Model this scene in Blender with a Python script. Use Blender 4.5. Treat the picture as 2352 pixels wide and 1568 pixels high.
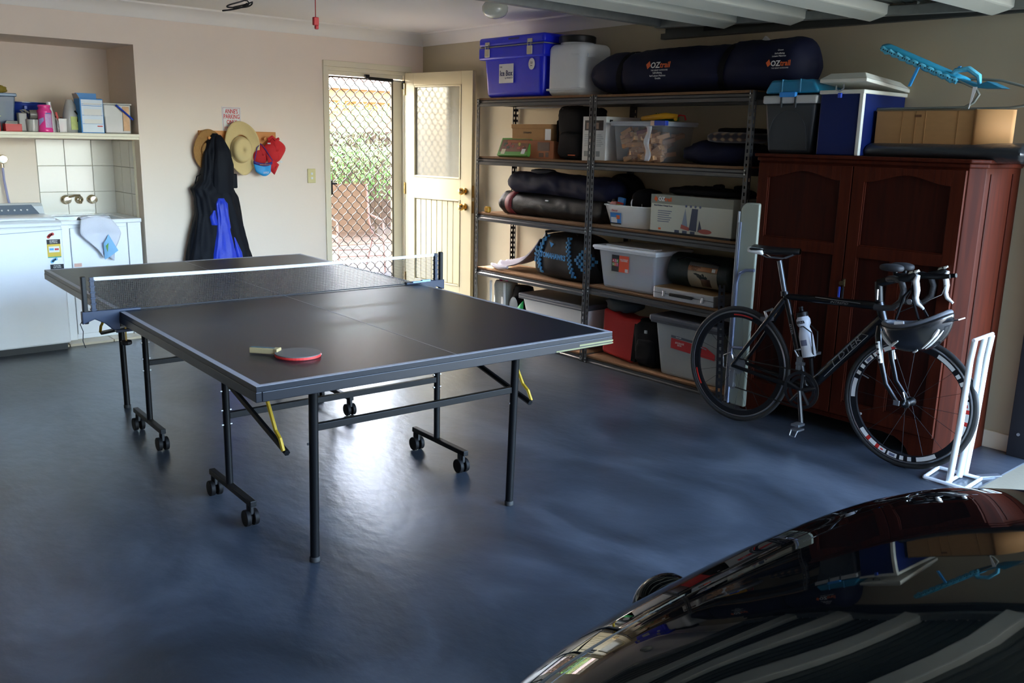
import bpy, bmesh, math, random
from mathutils import Vector, Matrix, noise
PI = math.pi
R = math.radians
for o in list(bpy.data.objects):
    bpy.data.objects.remove(o)
SC = bpy.context.scene
COL = SC.collection

# ------------------------------------------------------------------ camera
cam = bpy.data.cameras.new('camera')
cam.sensor_width = 36
cam.lens = 2067.79 / 2352 * 36
cam.clip_start = .05
cam_o = bpy.data.objects.new('camera', cam)
COL.objects.link(cam_o)
_ya, _pi, _ro = .7147, -.2195, .0231
_f = Vector((math.sin(_ya) * math.cos(_pi), math.cos(_ya) * math.cos(_pi), math.sin(_pi)))
_r = Vector((math.cos(_ya), -math.sin(_ya), 0)); _u = _r.cross(_f)
_r2 = _r * math.cos(_ro) + _u * math.sin(_ro); _u2 = -_r * math.sin(_ro) + _u * math.cos(_ro)
cam_o.matrix_world = Matrix(((_r2.x, _u2.x, -_f.x, -4.806), (_r2.y, _u2.y, -_f.y, -6.8267), (_r2.z, _u2.z, -_f.z, 1.498), (0, 0, 0, 1)))
SC.camera = cam_o

# ------------------------------------------------------------------ sky, sun, exposure
wd = bpy.data.worlds.new('sky'); SC.world = wd; wd.use_nodes = True
wn = wd.node_tree; bg = wn.nodes['Background']
sky = wn.nodes.new('ShaderNodeTexSky'); sky.sky_type = 'NISHITA'; sky.sun_disc = False
SUN_EL, SUN_AZ = 43, -5            # sun stands behind the back wall, a little to the left of straight ahead
sky.sun_elevation = R(SUN_EL); sky.sun_rotation = R(SUN_AZ); sky.air_density = 1.0; sky.dust_density = 2.5
wn.links.new(sky.outputs[0], bg.inputs[0]); bg.inputs[1].default_value = .8
sun = bpy.data.lights.new('sun', 'SUN'); sun.energy = 3.5; sun.angle = R(.6); sun.color = (1, .97, .93)
sun_o = bpy.data.objects.new('sun', sun); COL.objects.link(sun_o)
_sd = Vector((math.sin(R(SUN_AZ)) * math.cos(R(SUN_EL)), math.cos(R(SUN_AZ)) * math.cos(R(SUN_EL)), math.sin(R(SUN_EL))))
sun_o.rotation_euler = _sd.to_track_quat('Z', 'Y').to_euler()
SC.view_settings.view_transform = 'Standard'; SC.view_settings.look = 'None'
SC.view_settings.gamma = 1; SC.view_settings.use_curve_mapping = False
SC.view_settings.exposure = 2.95

# ------------------------------------------------------------------ materials
def hexc(h):
    h = h.lstrip('#'); c = [int(h[i:i + 2], 16) / 255 for i in (0, 2, 4)]
    return tuple(v / 12.92 if v <= .04045 else ((v + .055) / 1.055) ** 2.4 for v in c)
MATS = {}
def M(name, col='#808080', rough=.5, metal=0., var=.08, scale=9., bump=0., bscale=60., coat=0., trans=0., clear=0., spec=.5, stretch=None, emit=0., sheen=0.):
    if name in MATS: return MATS[name]
    m = bpy.data.materials.new(name); m.use_nodes = True; MATS[name] = m
    nt = m.node_tree; N = nt.nodes; L = nt.links; b = N['Principled BSDF']
    c = hexc(col) if isinstance(col, str) else col
    tc = N.new('ShaderNodeTexCoord'); mp = N.new('ShaderNodeMapping'); L.new(tc.outputs['Object'], mp.inputs[0])
    if stretch: mp.inputs['Scale'].default_value = stretch
    nz = N.new('ShaderNodeTexNoise'); nz.inputs['Scale'].default_value = scale; nz.inputs['Detail'].default_value = 5
    L.new(mp.outputs[0], nz.inputs['Vector'])
    mx = N.new('ShaderNodeMix'); mx.data_type = 'RGBA'
    mx.inputs[6].default_value = (*[v * (1 - var) for v in c], 1); mx.inputs[7].default_value = (*[min(1, v * (1 + var)) for v in c], 1)
    L.new(nz.outputs[0], mx.inputs[0]); L.new(mx.outputs[2], b.inputs['Base Color'])
    b.inputs['Roughness'].default_value = rough; b.inputs['Metallic'].default_value = metal
    b.inputs['Coat Weight'].default_value = coat; b.inputs['Coat Roughness'].default_value = .04
    b.inputs['Specular IOR Level'].default_value = spec
    b.inputs['Transmission Weight'].default_value = trans
    b.inputs['Sheen Weight'].default_value = sheen
    if emit: b.inputs['Emission Color'].default_value = (*c, 1); b.inputs['Emission Strength'].default_value = emit
    if bump:
        n2 = N.new('ShaderNodeTexNoise'); n2.inputs['Scale'].default_value = bscale; n2.inputs['Detail'].default_value = 6
        L.new(mp.outputs[0], n2.inputs['Vector'])
        bp = N.new('ShaderNodeBump'); bp.inputs['Strength'].default_value = bump; bp.inputs['Distance'].default_value = .02
        L.new(n2.outputs[0], bp.inputs['Height']); L.new(bp.outputs[0], b.inputs['Normal'])
    if clear:
        tr = N.new('ShaderNodeBsdfTransparent'); ms = N.new('ShaderNodeMixShader'); ms.inputs[0].default_value = 1 - clear
        L.new(tr.outputs[0], ms.inputs[1]); L.new(b.outputs[0], ms.inputs[2]); L.new(ms.outputs[0], N['Material Output'].inputs[0])
    return m

# ------------------------------------------------------------------ mesh builder
class B:
    def __init__(s): s.v = []; s.f = []; s.mi = []
    def add(s, vs, fs, k=0):
        n = len(s.v); s.v += [tuple(v) for v in vs]; s.f += [[i + n for i in f] for f in fs]; s.mi += [k] * len(fs); return s
    def box(s, x0, x1, y0, y1, z0, z1, k=0):
        return s.add([(x, y, z) for x in (x0, x1) for y in (y0, y1) for z in (z0, z1)],
                     [(0, 1, 3, 2), (4, 6, 7, 5), (0, 4, 5, 1), (2, 3, 7, 6), (0, 2, 6, 4), (1, 5, 7, 3)], k)
    def taper(s, x0, x1, y0, y1, z0, z1, t):    # box whose bottom is inset by t
        vs = [(x0 + t, y0 + t, z0), (x1 - t, y0 + t, z0), (x1 - t, y1 - t, z0), (x0 + t, y1 - t, z0), (x0, y0, z1), (x1, y0, z1), (x1, y1, z1), (x0, y1, z1)]
        return s.add(vs, [(0, 3, 2, 1), (4, 5, 6, 7), (0, 1, 5, 4), (1, 2, 6, 5), (2, 3, 7, 6), (3, 0, 4, 7)])
    def tube(s, pts, r, n=8, closed=False, cap=True, k=0):
        pts = [Vector(p) for p in pts]; m = len(pts); rs = r if isinstance(r, (list, tuple)) else [r] * m
        vs = []; up = None
        for i, p in enumerate(pts):
            a = pts[i - 1] if (i or closed) else p; b_ = pts[(i + 1) % m] if (i < m - 1 or closed) else p
            t = (b_ - a).normalized()
            if up is None:
                up = t.orthogonal().normalized()
                if abs(t.z) < .9: up = (Vector((0, 0, 1)) - t * t.z).normalized()
            else: up = (up - t * up.dot(t)).normalized()
            w = t.cross(up)
            for j in range(n):
                an = 2 * PI * (j + .5) / n
                vs.append(p + (up * math.cos(an) + w * math.sin(an)) * rs[i])
        fs = []
        for i in range(m if closed else m - 1):
            for j in range(n):
                a0 = i * n + j; a1 = i * n + (j + 1) % n; b0 = ((i + 1) % m) * n + j; b1 = ((i + 1) % m) * n + (j + 1) % n
                fs.append((a0, a1, b1, b0))
        if cap and not closed: fs += [tuple(range(n - 1, -1, -1)), tuple((m - 1) * n + j for j in range(n))]
        return s.add(vs, fs, k)
    def cyl(s, p, q, r, n=16, r2=None, k=0): return s.tube([p, q], [r, r if r2 is None else r2], n, k=k)
    def lathe(s, prof, n=24, c=(0, 0, 0), ax='z', sx=1, sy=1, k=0):    # prof: (radius, height)
        vs = []
        for (r, h) in prof:
            for j in range(n):
                a = 2 * PI * j / n; x = r * math.cos(a) * sx; y = r * math.sin(a) * sy
                v = (x, y, h) if ax == 'z' else ((x, h, y) if ax == 'y' else (h, x, y))
                vs.append((v[0] + c[0], v[1] + c[1], v[2] + c[2]))
        m = len(prof); fs = [(i * n + j, i * n + (j + 1) % n, (i + 1) * n + (j + 1) % n, (i + 1) * n + j) for i in range(m - 1) for j in range(n)]
        fs += [tuple(range(n - 1, -1, -1)), tuple((m - 1) * n + j for j in range(n))]
        return s.add(vs, fs, k)
    def grid(s, fn, nu, nv, wrapu=False, k=0):
        vs = [fn(i / nu, j / nv) for j in range(nv + 1) for i in range(nu + (0 if wrapu else 1))]
        W = nu if wrapu else nu + 1
        fs = [(j * W + i, j * W + (i + 1) % W, (j + 1) * W + (i + 1) % W, (j + 1) * W + i) for j in range(nv) for i in range(nu)]
        return s.add(vs, fs, k)
    def prism(s, poly, y0, y1, ax='y', k=0):     # polygon in the plane across ax, extruded y0..y1
        n = len(poly)
        def P(a, b, h): return (a, h, b) if ax == 'y' else ((a, b, h) if ax == 'z' else (h, a, b))
        vs = [P(a, b, y0) for a, b in poly] + [P(a, b, y1) for a, b in poly]
        return s.add(vs, [tuple(range(n)), tuple(range(2 * n - 1, n - 1, -1))] + [(i, i + n, (i + 1) % n + n, (i + 1) % n) for i in range(n)], k)
    def xf(s, Mx): s.v = [tuple(Mx @ Vector(v)) for v in s.v]; return s
    def obj(s, name, mat, parent=None, smooth=False, bevel=0, loc=None, rot=None, solid=0, seg=2, label=None, fix=True):
        me = bpy.data.meshes.new(name); me.from_pydata(s.v, [], s.f); me.validate()
        mats = mat if isinstance(mat, (list, tuple)) else [mat]
        for m_ in mats: me.materials.append(m_)
        if len(mats) > 1 and len(me.polygons) == len(s.mi): me.polygons.foreach_set('material_index', s.mi)
        if fix:
            bm = bmesh.new(); bm.from_mesh(me); bmesh.ops.recalc_face_normals(bm, faces=bm.faces); bm.to_mesh(me); bm.free()
        o = bpy.data.objects.new(name, me); COL.objects.link(o)
        if smooth:
            me.polygons.foreach_set('use_smooth', [True] * len(me.polygons))
            try: me.set_sharp_from_angle(angle=R(45 if smooth is True else smooth))
            except Exception: pass
        if loc is not None: o.location = loc
        if rot is not None: o.rotation_euler = rot
        if solid:
            md = o.modifiers.new('sheet', 'SOLIDIFY'); md.thickness = solid; md.offset = 0
        if bevel:
            md = o.modifiers.new('edge', 'BEVEL'); md.width = bevel; md.segments = seg; md.limit_method = 'ANGLE'; md.angle_limit = R(40)
        if parent: o.parent = parent
        if label: o['label'] = label
        return o
def tag(o, label=None, cat=None, group=None, kind=None):
    if label: o['label'] = label
    if cat: o['category'] = cat
    if group: o['group'] = group
    if kind: o['kind'] = kind
    return o
def thing(name, label, cat, loc=(0, 0, 0), rz=0., group=None, rx=0.):
    o = bpy.data.objects.new(name, None); COL.objects.link(o); o.empty_display_size = .05
    o.location = loc; o.rotation_euler = (rx, 0, rz)
    return tag(o, label, cat, group)
def struct(b, name, mat, **k):
    return tag(b.obj(name, mat, **k), kind='structure')
def dup(root, loc=None, rz=None, label=None):
    def cp(o, par):
        c = o.copy(); COL.objects.link(c); c.parent = par
        for ch in list(o.children): cp(ch, c)
        return c
    r = cp(root, None)
    if loc is not None: r.location = loc
    if rz is not None: r.rotation_euler.z = rz
    if label: r['label'] = label
    return r
def text(s, size, mat, parent, loc, name='lettering', rot=(PI / 2, 0, 0), bend=None, align='CENTER', thick=.0006, squeeze=1., shear=0., bold=0.):
    cu = bpy.data.curves.new('t', 'FONT'); cu.body = s; cu.size = size; cu.align_x = align; cu.align_y = 'CENTER'; cu.extrude = thick
    cu.shear = shear; cu.offset = bold; cu.resolution_u = 2; cu.space_line = .85
    ot = bpy.data.objects.new('t', cu); COL.objects.link(ot)
    me = bpy.data.meshes.new_from_object(ot.evaluated_get(bpy.context.evaluated_depsgraph_get())); bpy.data.objects.remove(ot)
    for v in me.vertices: v.co.x *= squeeze
    if bend:
        for v in me.vertices: v.co = bend(v.co)
    o = bpy.data.objects.new(name, me); me.materials.clear(); me.materials.append(mat); COL.objects.link(o)
    o.location = loc; o.rotation_euler = rot; o.parent = parent
    return o
def sup(v, e): return math.copysign(abs(v) ** e, v)
def soft(b, c, s, e1=.45, e2=.45, amp=.012, fs=6., seed=0, nu=36, nv=22, flat=True, sag=0.):
    """cushion-like closed body: superellipsoid with folds, its underside flattened"""
    def fn(u, v):
        th = u * 2 * PI; ph = (v - .5) * PI * .998
        x = sup(math.cos(ph), e1) * sup(math.cos(th), e2); y = sup(math.cos(ph), e1) * sup(math.sin(th), e2); z = sup(math.sin(ph), e1)
        p = Vector((x * s[0], y * s[1], z * s[2]))
        q = Vector((p.x * fs + seed * 3.1, p.y * fs, p.z * fs * 1.3 + seed))
        d = noise.noise(q) * amp + (1 - abs(noise.noise(q * 1.9))) ** 3 * amp * .8 - amp * .5
        n = Vector((x, y, z)).normalized(); p += n * d
        if sag: p.z -= sag * (p.x / s[0]) ** 2 * (1 if z > 0 else 0)
        if flat: p.z = max(p.z, -s[2] * .985)
        return (p.x + c[0], p.y + c[1], p.z + c[2])
    return b.grid(fn, nu, nv, wrapu=True)
def loft(b, rows, n=40, e=.8, fold=.0, kf=9, seed=0, cap=True):
    """rows: (z, x0, x1, y0, y1); closed ring per row, with vertical folds"""
    vs = []
    for i, (z, x0, x1, y0, y1) in enumerate(rows):
        cx, cy, rx, ry = (x0 + x1) / 2, (y0 + y1) / 2, (x1 - x0) / 2, (y1 - y0) / 2
        for j in range(n):
            a = 2 * PI * j / n
            d = 1 + fold * math.sin(kf * a + seed + 2.2 * math.sin(i * .35 + seed)) + fold * .7 * math.sin((kf * 2 + 1) * a + i * .3)
            vs.append((cx + rx * sup(math.cos(a), e) * (1 + (d - 1) * .25), cy + ry * sup(math.sin(a), e) * d, z))
    m = len(rows); fs = [(i * n + j, i * n + (j + 1) % n, (i + 1) * n + (j + 1) % n, (i + 1) * n + j) for i in range(m - 1) for j in range(n)]
    if cap: fs += [tuple(range(n - 1, -1, -1)), tuple((m - 1) * n + j for j in range(n))]
    return b.add(vs, fs)
def smoothrows(rows, k=5):
    out = []
    for i in range(len(rows) - 1):
        for j in range(k):
            t = j / k; out.append(tuple(a + (b_ - a) * t for a, b_ in zip(rows[i], rows[i + 1])))
    out.append(rows[-1]); return out
def card(parent, name, mat, x0, x1, z0, z1, y=-.0015, t=.001, label=None):       # printed sticker on a front face (local XZ)
    return B().box(x0, x1, y - t, y, z0, z1).obj(name, mat, parent, label=label)
def ring(b, c, Rr, r, n=56, m=8, ax='y', sq=1.):
    def fn(u, v):
        a = u * 2 * PI; t = v * 2 * PI; rr = Rr + r * math.cos(t); h = r * math.sin(t) * sq
        x, y = rr * math.cos(a), rr * math.sin(a)
        return (c[0] + x, c[1] + h, c[2] + y) if ax == 'y' else (c[0] + x, c[1] + y, c[2] + h)
    return b.grid(fn, n, m, wrapu=True)
RZ = -PI / 2     # things on the right wall face the room: local X runs along the wall to the right, local Y into the wall

# palette
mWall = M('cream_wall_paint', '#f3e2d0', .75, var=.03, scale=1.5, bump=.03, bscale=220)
mWallR = M('cream_wall_paint_shaded', '#bdb195', .75, var=.03, scale=1.5, bump=.03, bscale=220)  # same cream paint as mWall, darkened to put the side wall's shade into colour
mCeil = M('ceiling_white', '#f6f0e4', .8, var=.02, scale=2)
mTrim = M('cream_gloss_trim', '#eae0c4', .4, var=.02)
mSteel = M('shelf_grey_steel', '#4c4c4d', .3, .5, var=.08)
mChip = M('particle_board', '#96704c', .8, var=.25, scale=70, bump=.1, bscale=150)
mBlackP = M('black_plastic', '#0f1012', .45, var=.1, spec=.35)
mBlackM = M('black_powder_coat', '#090a0c', .45, var=.08, spec=.2)
mChrome = M('chrome', '#d8d8d8', .12, 1, var=.03)
mZinc = M('zinc', '#b4b6b8', .35, .9, var=.08)
mGalv = M('galvanised_steel', '#8f938f', .45, .7, var=.2, scale=25)
mWhiteP = M('white_plastic', '#e8e9ea', .4, var=.03)
mWhiteE = M('white_enamel', '#eef1f4', .25, var=.02, coat=.3)
mNavy = M('navy_nylon', '#181b33', .65, var=.15, bump=.15, bscale=300, spec=.2)
mBlackF = M('black_nylon', '#0c0c0f', .75, var=.2, bump=.15, bscale=260, spec=.15)
mCard = M('cardboard', '#b08452', .85, var=.1, scale=14, stretch=(1, 1, 4))
mPaper = M('white_print', '#e6e6e2', .5, var=.03)
mInk = M('black_print', '#1b1b20', .6)
mRed = M('red_print', '#c8281f', .5)
mOrange = M('orange_print', '#e0642a', .5)
mYellow = M('yellow_print', '#dfbf34', .5)
mBluePr = M('blue_print', '#2f7fc4', .5)
mGreenPr = M('green_print', '#5d9a3c', .5)
mRubber = M('black_rubber', '#1a1a1b', .7, var=.1)
# ================================================================== the room
# floor: dark blue-grey trowelled concrete, sealed
def floor_mat():
    m = bpy.data.materials.new('sealed_blue_grey_concrete'); m.use_nodes = True
    nt = m.node_tree; N = nt.nodes; L = nt.links; b = N['Principled BSDF']
    tc = N.new('ShaderNodeTexCoord'); mp = N.new('ShaderNodeMapping'); L.new(tc.outputs['Object'], mp.inputs[0]); mp.inputs['Rotation'].default_value = (0, 0, .6); mp.inputs['Scale'].default_value = (1, .55, 1)
    n1 = N.new('ShaderNodeTexNoise'); n1.inputs['Scale'].default_value = 1.5; n1.inputs['Detail'].default_value = 10; n1.inputs['Roughness'].default_value = .6; n1.inputs['Distortion'].default_value = 1.0
    n2 = N.new('ShaderNodeTexNoise'); n2.inputs['Scale'].default_value = 4; n2.inputs['Detail'].default_value = 5; n2.inputs['Distortion'].default_value = 0
    L.new(mp.outputs[0], n1.inputs[0]); L.new(mp.outputs[0], n2.inputs[0])
    cr = N.new('ShaderNodeValToRGB'); e = cr.color_ramp.elements
    e[0].position = .34; e[0].color = (*hexc('#2b3036'), 1); e[1].position = .66; e[1].color = (*hexc('#585f6a'), 1)
    k = cr.color_ramp.elements.new(.5); k.color = (*hexc('#3d444e'), 1)
    L.new(n1.outputs[0], cr.inputs[0])
    mx = N.new('ShaderNodeMix'); mx.data_type = 'RGBA'; mx.blend_type = 'MULTIPLY'; mx.inputs[0].default_value = .5
    c2 = N.new('ShaderNodeValToRGB'); c2.color_ramp.elements[0].position = .1; c2.color_ramp.elements[0].color = (.45, .45, .48, 1); c2.color_ramp.elements[1].position = .9
    L.new(n2.outputs[0], c2.inputs[0]); L.new(cr.outputs[0], mx.inputs[6]); L.new(c2.outputs[0], mx.inputs[7])
    L.new(mx.outputs[2], b.inputs['Base Color'])
    mr = N.new('ShaderNodeMapRange'); mr.inputs[1].default_value = .1; mr.inputs[2].default_value = .9; mr.inputs[3].default_value = .285; mr.inputs[4].default_value = .34; L.new(n1.outputs[0], mr.inputs[0]); L.new(mr.outputs[0], b.inputs['Roughness'])
    n3 = N.new('ShaderNodeTexNoise'); n3.inputs['Scale'].default_value = 22; n3.inputs['Detail'].default_value = 5; n3.inputs['Distortion'].default_value = 0; L.new(mp.outputs[0], n3.inputs[0])
    n4 = N.new('ShaderNodeTexNoise'); n4.inputs['Scale'].default_value = 2.3; n4.inputs['Detail'].default_value = 7; n4.inputs['Distortion'].default_value = 1.2; L.new(mp.outputs[0], n4.inputs[0])
    ad = N.new('ShaderNodeMath'); ad.operation = 'MULTIPLY_ADD'; ad.inputs[1].default_value = .7; L.new(n4.outputs[0], ad.inputs[0]); L.new(n3.outputs[0], ad.inputs[2])
    bp = N.new('ShaderNodeBump'); bp.inputs['Strength'].default_value = .3; bp.inputs['Distance'].default_value = .006
    L.new(ad.outputs[0], bp.inputs['Height']); L.new(bp.outputs[0], b.inputs['Normal'])
    b.inputs['Specular IOR Level'].default_value = .8
    return m
mFloor = floor_mat()
struct(B().box(-6, 0, -5.3, 0, -.1, 0), 'floor', mFloor)
CZ = 2.385
struct(B().box(-6.1, .1, -5.3, .0, CZ, CZ + .1), 'ceiling', mCeil)
# back wall with the door opening and the laundry niche
w = B()
w.box(-1.0 + .035, -.17, 0, .11, 2.06, CZ)
w.box(-.17, .1, 0, .11, -.1, CZ)
w.box(-2.5, -.965, 0, .11, -.1, CZ)
w.box(-4.9, -2.5, 0, .11, 2.1, CZ); w.box(-6.1, -4.9, 0, .11, -.1, CZ)
struct(w, 'wall_back', mWall)
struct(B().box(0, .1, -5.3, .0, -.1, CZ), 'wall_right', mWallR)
struct(B().box(-6.1, -6.0, -5.3, 0, -.1, CZ), 'wall_left', M('dark_unseen_wall', '#5d4a3c', .85, var=.2, scale=6))  # unseen wall, its dark brown chosen to cut light bounced into the room
w = B(); w.box(-6.1, -5.65, -5.4, -5.3, -.1, CZ + .3); w.box(-5.65, 0, -5.4, -5.3, 2.3, CZ + .6); w.box(0, .6, -5.4, -5.3, -.1, CZ + .6)
struct(w, 'wall_front', mWall)
struct(B().box(-6.3, 6, -5.4, .1, 3.05, 6.2), 'shade_block_upper', M('dark_unseen_wall'))  # unseen mass added above the garage to shade the near driveway
struct(B().box(-6.0, 6, -7.9, -5.4, 2.75, 3.05), 'shade_slab_front', M('shade_slab_grey', '#8c877c', .8))  # unseen slab added over the opening to keep high sky off the front
struct(B().box(-6.3, -6.0, -26, -5.4, -.1, 6.5), 'shade_wall_left', M('dark_unseen_wall'))  # unseen tall wall added to block skylight from the left
# niche walls, ceiling of the niche, tiles, tiled kerb
w = B(); w.box(-4.9, -2.5, .6, .7, -.1, 2.2); w.box(-2.5, -2.39, .11, .7, -.1, 2.2); w.box(-5.0, -4.9, .11, .7, -.1, 2.2); w.box(-4.9, -2.5, .11, .6, 2.1, 2.2)
nich = struct(w, 'wall_niche', mWall)
mTile = M('white_ceramic_tile', '#e3ddd0', .22, var=.03, coat=.3)
mGrout = M('grout', '#cfc8ba', .9)
tb = B().box(-.095, .095, -.009, 0, -.096, .096).obj('tile', mTile, None, bevel=.003)
_first = [True]
def tile(loc, rz, sx=1., sz=1.):
    t = tb if _first[0] else tb.copy()
    if not _first[0]: COL.objects.link(t)
    _first[0] = False
    t.parent = nich; t.location = loc; t.rotation_euler = (0, 0, rz); t.scale = (sx, 1, sz)
for r_ in range(3):
    zc = 1.334 - .194 * r_
    for cc in range(3):
        if cc < 2 or True: tile((-2.953 + .192 * cc if cc < 2 else -2.583, .6 - .001, zc), 0, 1 if cc < 2 else .84)
    tile((-2.501, .5, zc), -PI / 2); tile((-2.501, .308, zc), -PI / 2); tile((-2.501, .165, zc), -PI / 2, .45)
tag(B().box(-3.05, -2.5, .598, .5995, .8, 1.432).box(-2.502, -2.5005, .11, .598, .8, 1.432).obj('grout', mGrout, nich))
tag(B().box(-2.512, -2.498, .105, .121, .1, 1.435).obj('tile_edge_strip', mTrim, nich))
mKerb = M('beige_kerb_tile', '#cfc2a8', .35, var=.08, scale=5)
for i in range(7):
    B().box(-2.505 - .30 * (i + 1) + .004, -2.505 - .30 * i, -.035 - .055, .10, 0, .018).obj('kerb_tile', mKerb, nich, bevel=.003)
struct(B().box(-4.9, -2.5, .1, .6, -.1, .018), 'floor_niche', mKerb)
# shelf board of the niche
t = thing('niche_shelf', 'long cream laundry shelf board in the niche above the tiles', 'shelf', (-2.5, 0, 1.46))
B().box(-2.4, -.003, -.02, .597, 0, .022).obj('board', mTrim, t, bevel=.003)
B().box(-2.4, -.003, -.005, .02, -.018, -.001).obj('front_rail', mTrim, t)
# cornices
def cornice(name, p0, p1, inward):
    b = B(); prof = [(0, -.1), (.006, -.1), (.012, -.09), (.02, -.06), (.04, -.035), (.07, -.02), (.095, -.012), (.1, 0), (0, 0)]
    n = len(prof); vs = []
    for p, s in ((Vector(p0), 1), (Vector(p1), -1)):
        for a, h in prof: vs.append(p + Vector(inward) * a + Vector((0, 0, h)))
    b.add(vs, [tuple(range(n)), tuple(range(2 * n - 1, n - 1, -1))] + [(i, i + n, (i + 1) % n + n, (i + 1) % n) for i in range(n)])
    struct(b, name, mCeil, smooth=30)
cornice('trim_1', (-6, 0, CZ), (0, 0, CZ), (0, -1, 0))
cornice('trim_2', (0, -5.3, CZ), (0, 0, CZ), (-1, 0, 0))
struct(B().box(-.014, 0, -5.2, -.01, 0, .09), 'baseboard_right', mTrim, bevel=.003)
struct(B().box(-2.49, -1.02, -.012, 0, 0, .09), 'baseboard_back', mTrim, bevel=.003)
# door frame (architrave and jambs)
f = B(); f.box(-1.0, -.95, -.015, 0, 0, 2.06); f.box(-1.0, -.13, -.015, 0, 2.0605, 2.105); f.box(-.185, -.13, -.015, 0, 0, 2.06)
f.box(-.9645, -.945, .0005, .115, 0, 2.03); f.box(-.2, -.1705, .0005, .115, 0, 2.03); f.box(-.9645, -.1705, .0005, .115, 2.0305, 2.0595); f.box(-.945, -.2, .03, .05, 1.995, 2.03)
struct(f, 'trim_3', mTrim, bevel=.002)
struct(B().box(-.96, -.17, -.002, .12, -.02, .012), 'trim_4', M('aluminium_sill', '#9a9a96', .4, .8))
# security screen door, shut
sd = thing('door_1', None, None, (-.945, .062, .015)); sd['kind'] = 'structure'
mBronze = M('bronze_frame', '#5b5344', .4, .5)
fr = B(); W_, H_ = .745, 1.975
for a in ((0, .012, 0, H_), (W_ - .1, W_ - .085, 0, H_)): fr.box(a[0], a[1], -.014, .014, a[2], a[3])
fr.box(0, W_ - .085, -.014, .014, 0, .02); fr.box(0, W_ - .085, -.014, .014, H_ - .012, H_)
fr.obj('screen_frame', mBronze, sd, bevel=.002)
B().box(W_ - .085, W_, -.018, .018, 0, H_).obj('side_stile', mTrim, sd, bevel=.002)
g = B(); px, pz = .0905, .098; nx = 7; nz = 20
for i in range(nx + 1):
    for sg in (1, -1):
        pts = []
        for k in range(nz * 6 + 1):
            z = .02 + k * pz / 6
            if z > H_ - .01: break
            tri = math.cos(2 * PI * (z - .02) / pz)
            x = .012 + px * i + sg * px / 2 * (.5 + .5 * (math.copysign(abs(tri) ** .8, tri))) 
            pts.append((min(max(x, .006), W_ - .095), 0, z))
        g.tube(pts, .004, 4, cap=False)
g.obj('diamond_grille', M('bronze_grille', '#3f372c', .5, .3), sd)
B().box(.01, .03, -.045, -.014, 1.0, 1.12).box(.012, .07, -.05, -.035, 1.085, 1.1).obj('latch_handle', mBlackP, sd, bevel=.002)
# door closer
t = thing('door_closer', 'black hydraulic closer tube at the head of the screen door', 'door closer', (-.57, -.02, 1.985))
B().cyl((0, .02, 0), (.25, .02, -.005), .014, 12).obj('cylinder', mBlackP, t, smooth=True)
B().cyl((.25, .02, -.005), (.365, .02, -.012), .005, 8).obj('rod', mZinc, t)
B().box(.355, .375, .0, .035, -.07, 0).box(-.03, .01, .005, .03, .0, .03).obj('bracket', mBlackP, t, bevel=.002)
# the open timber door leaf
d = thing('door_2', None, None, (-.19, -.02, .012), -PI / 2 + R(8)); d['kind'] = 'structure'
LW, LH = .82, 2.035
mDoor = M('cream_door_enamel', '#cfc39c', .35, var=.03, coat=.15)
fr = B()
for a in ((0, .11, 0, LH), (.69, LW, 0, LH), (.11, .69, 0, .24), (.11, .69, .985, 1.155), (.11, .69, 1.93, LH)): fr.box(a[0], a[1], -.0175, .0175, a[2], a[3])
fr.obj('door_leaf_frame', mDoor, d, bevel=.002)
B().box(.11, .69, .008, .012, .24, .985).obj('panel_back', mDoor, d)
for i in range(8):
    B().box(.128 + i * .0675, .128 + (i + 1) * .0675 - .004, -.009, .008, .26, .965).obj('panel_board', mDoor, d, bevel=.003)
mo = B()
for z0, z1 in ((.24, .985), (1.155, 1.93)):
    mo.box(.11, .126, -.022, 0, z0, z1); mo.box(.674, .69, -.022, 0, z0, z1); mo.box(.126, .674, -.022, 0, z0, z0 + .016); mo.box(.126, .674, -.022, 0, z1 - .016, z1)
mo.obj('panel_moulding', mDoor, d, bevel=.004)
B().box(.12, .68, -.003, .003, 1.165, 1.92).obj('pane', M('door_glass', '#b9b7a6', .05, clear=.6, spec=.8), d)
mBrass = M('polished_brass', '#d9b26a', .15, 1)
for z in (1.06, .93):
    B().lathe([(.03, -.0175), (.03, -.024), (.014, -.03), (.014, -.045), (.026, -.052), (.03, -.068), (.022, -.082), (.0, -.086)], 20, (.745, 0, z), 'y').obj('knob', mBrass, d, smooth=True)
    B().box(LW - .001, LW + .002, -.012, .012, z - .05, z + .05).obj('strike_plate', mBrass, d)
for z in (.2, 1.0, 1.85): B().cyl((0, -.022, z), (0, -.022, z + .1), .008, 8).obj('hinge', mBrass, d)
# light switch, wall scuff
t = thing('light_switch', 'cream double light switch plate on the wall left of the doorway', 'light switch', (-1.125, 0, 1.175))
B().box(-.036, .036, -.01, 0, -.058, .058).obj('plate', M('switch_cream', '#e0d49a', .4), t, bevel=.003)
for z in (-.018, .018): B().box(-.009, .009, -.014, -.009, z - .009, z + .009).obj('rocker', mWhiteP, t, bevel=.001)
# ceiling globe lamp
t = thing('ceiling_lamp', 'round frosted glass globe lamp on the ceiling', 'lamp', (-.93, -2.12, CZ))
B().lathe([(.055, 0), (.058, -.012), (.05, -.02)], 24).obj('lamp_base', mWhiteP, t, smooth=True)
B().lathe([(.045, -.018), (.07, -.03), (.084, -.055), (.083, -.08), (.07, -.104), (.045, -.12), (.012, -.127)], 28).obj('lamp_globe', M('frosted_glass', '#d9dccb', .12, var=.02, trans=.3, coat=.6), t, smooth=True)
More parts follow.
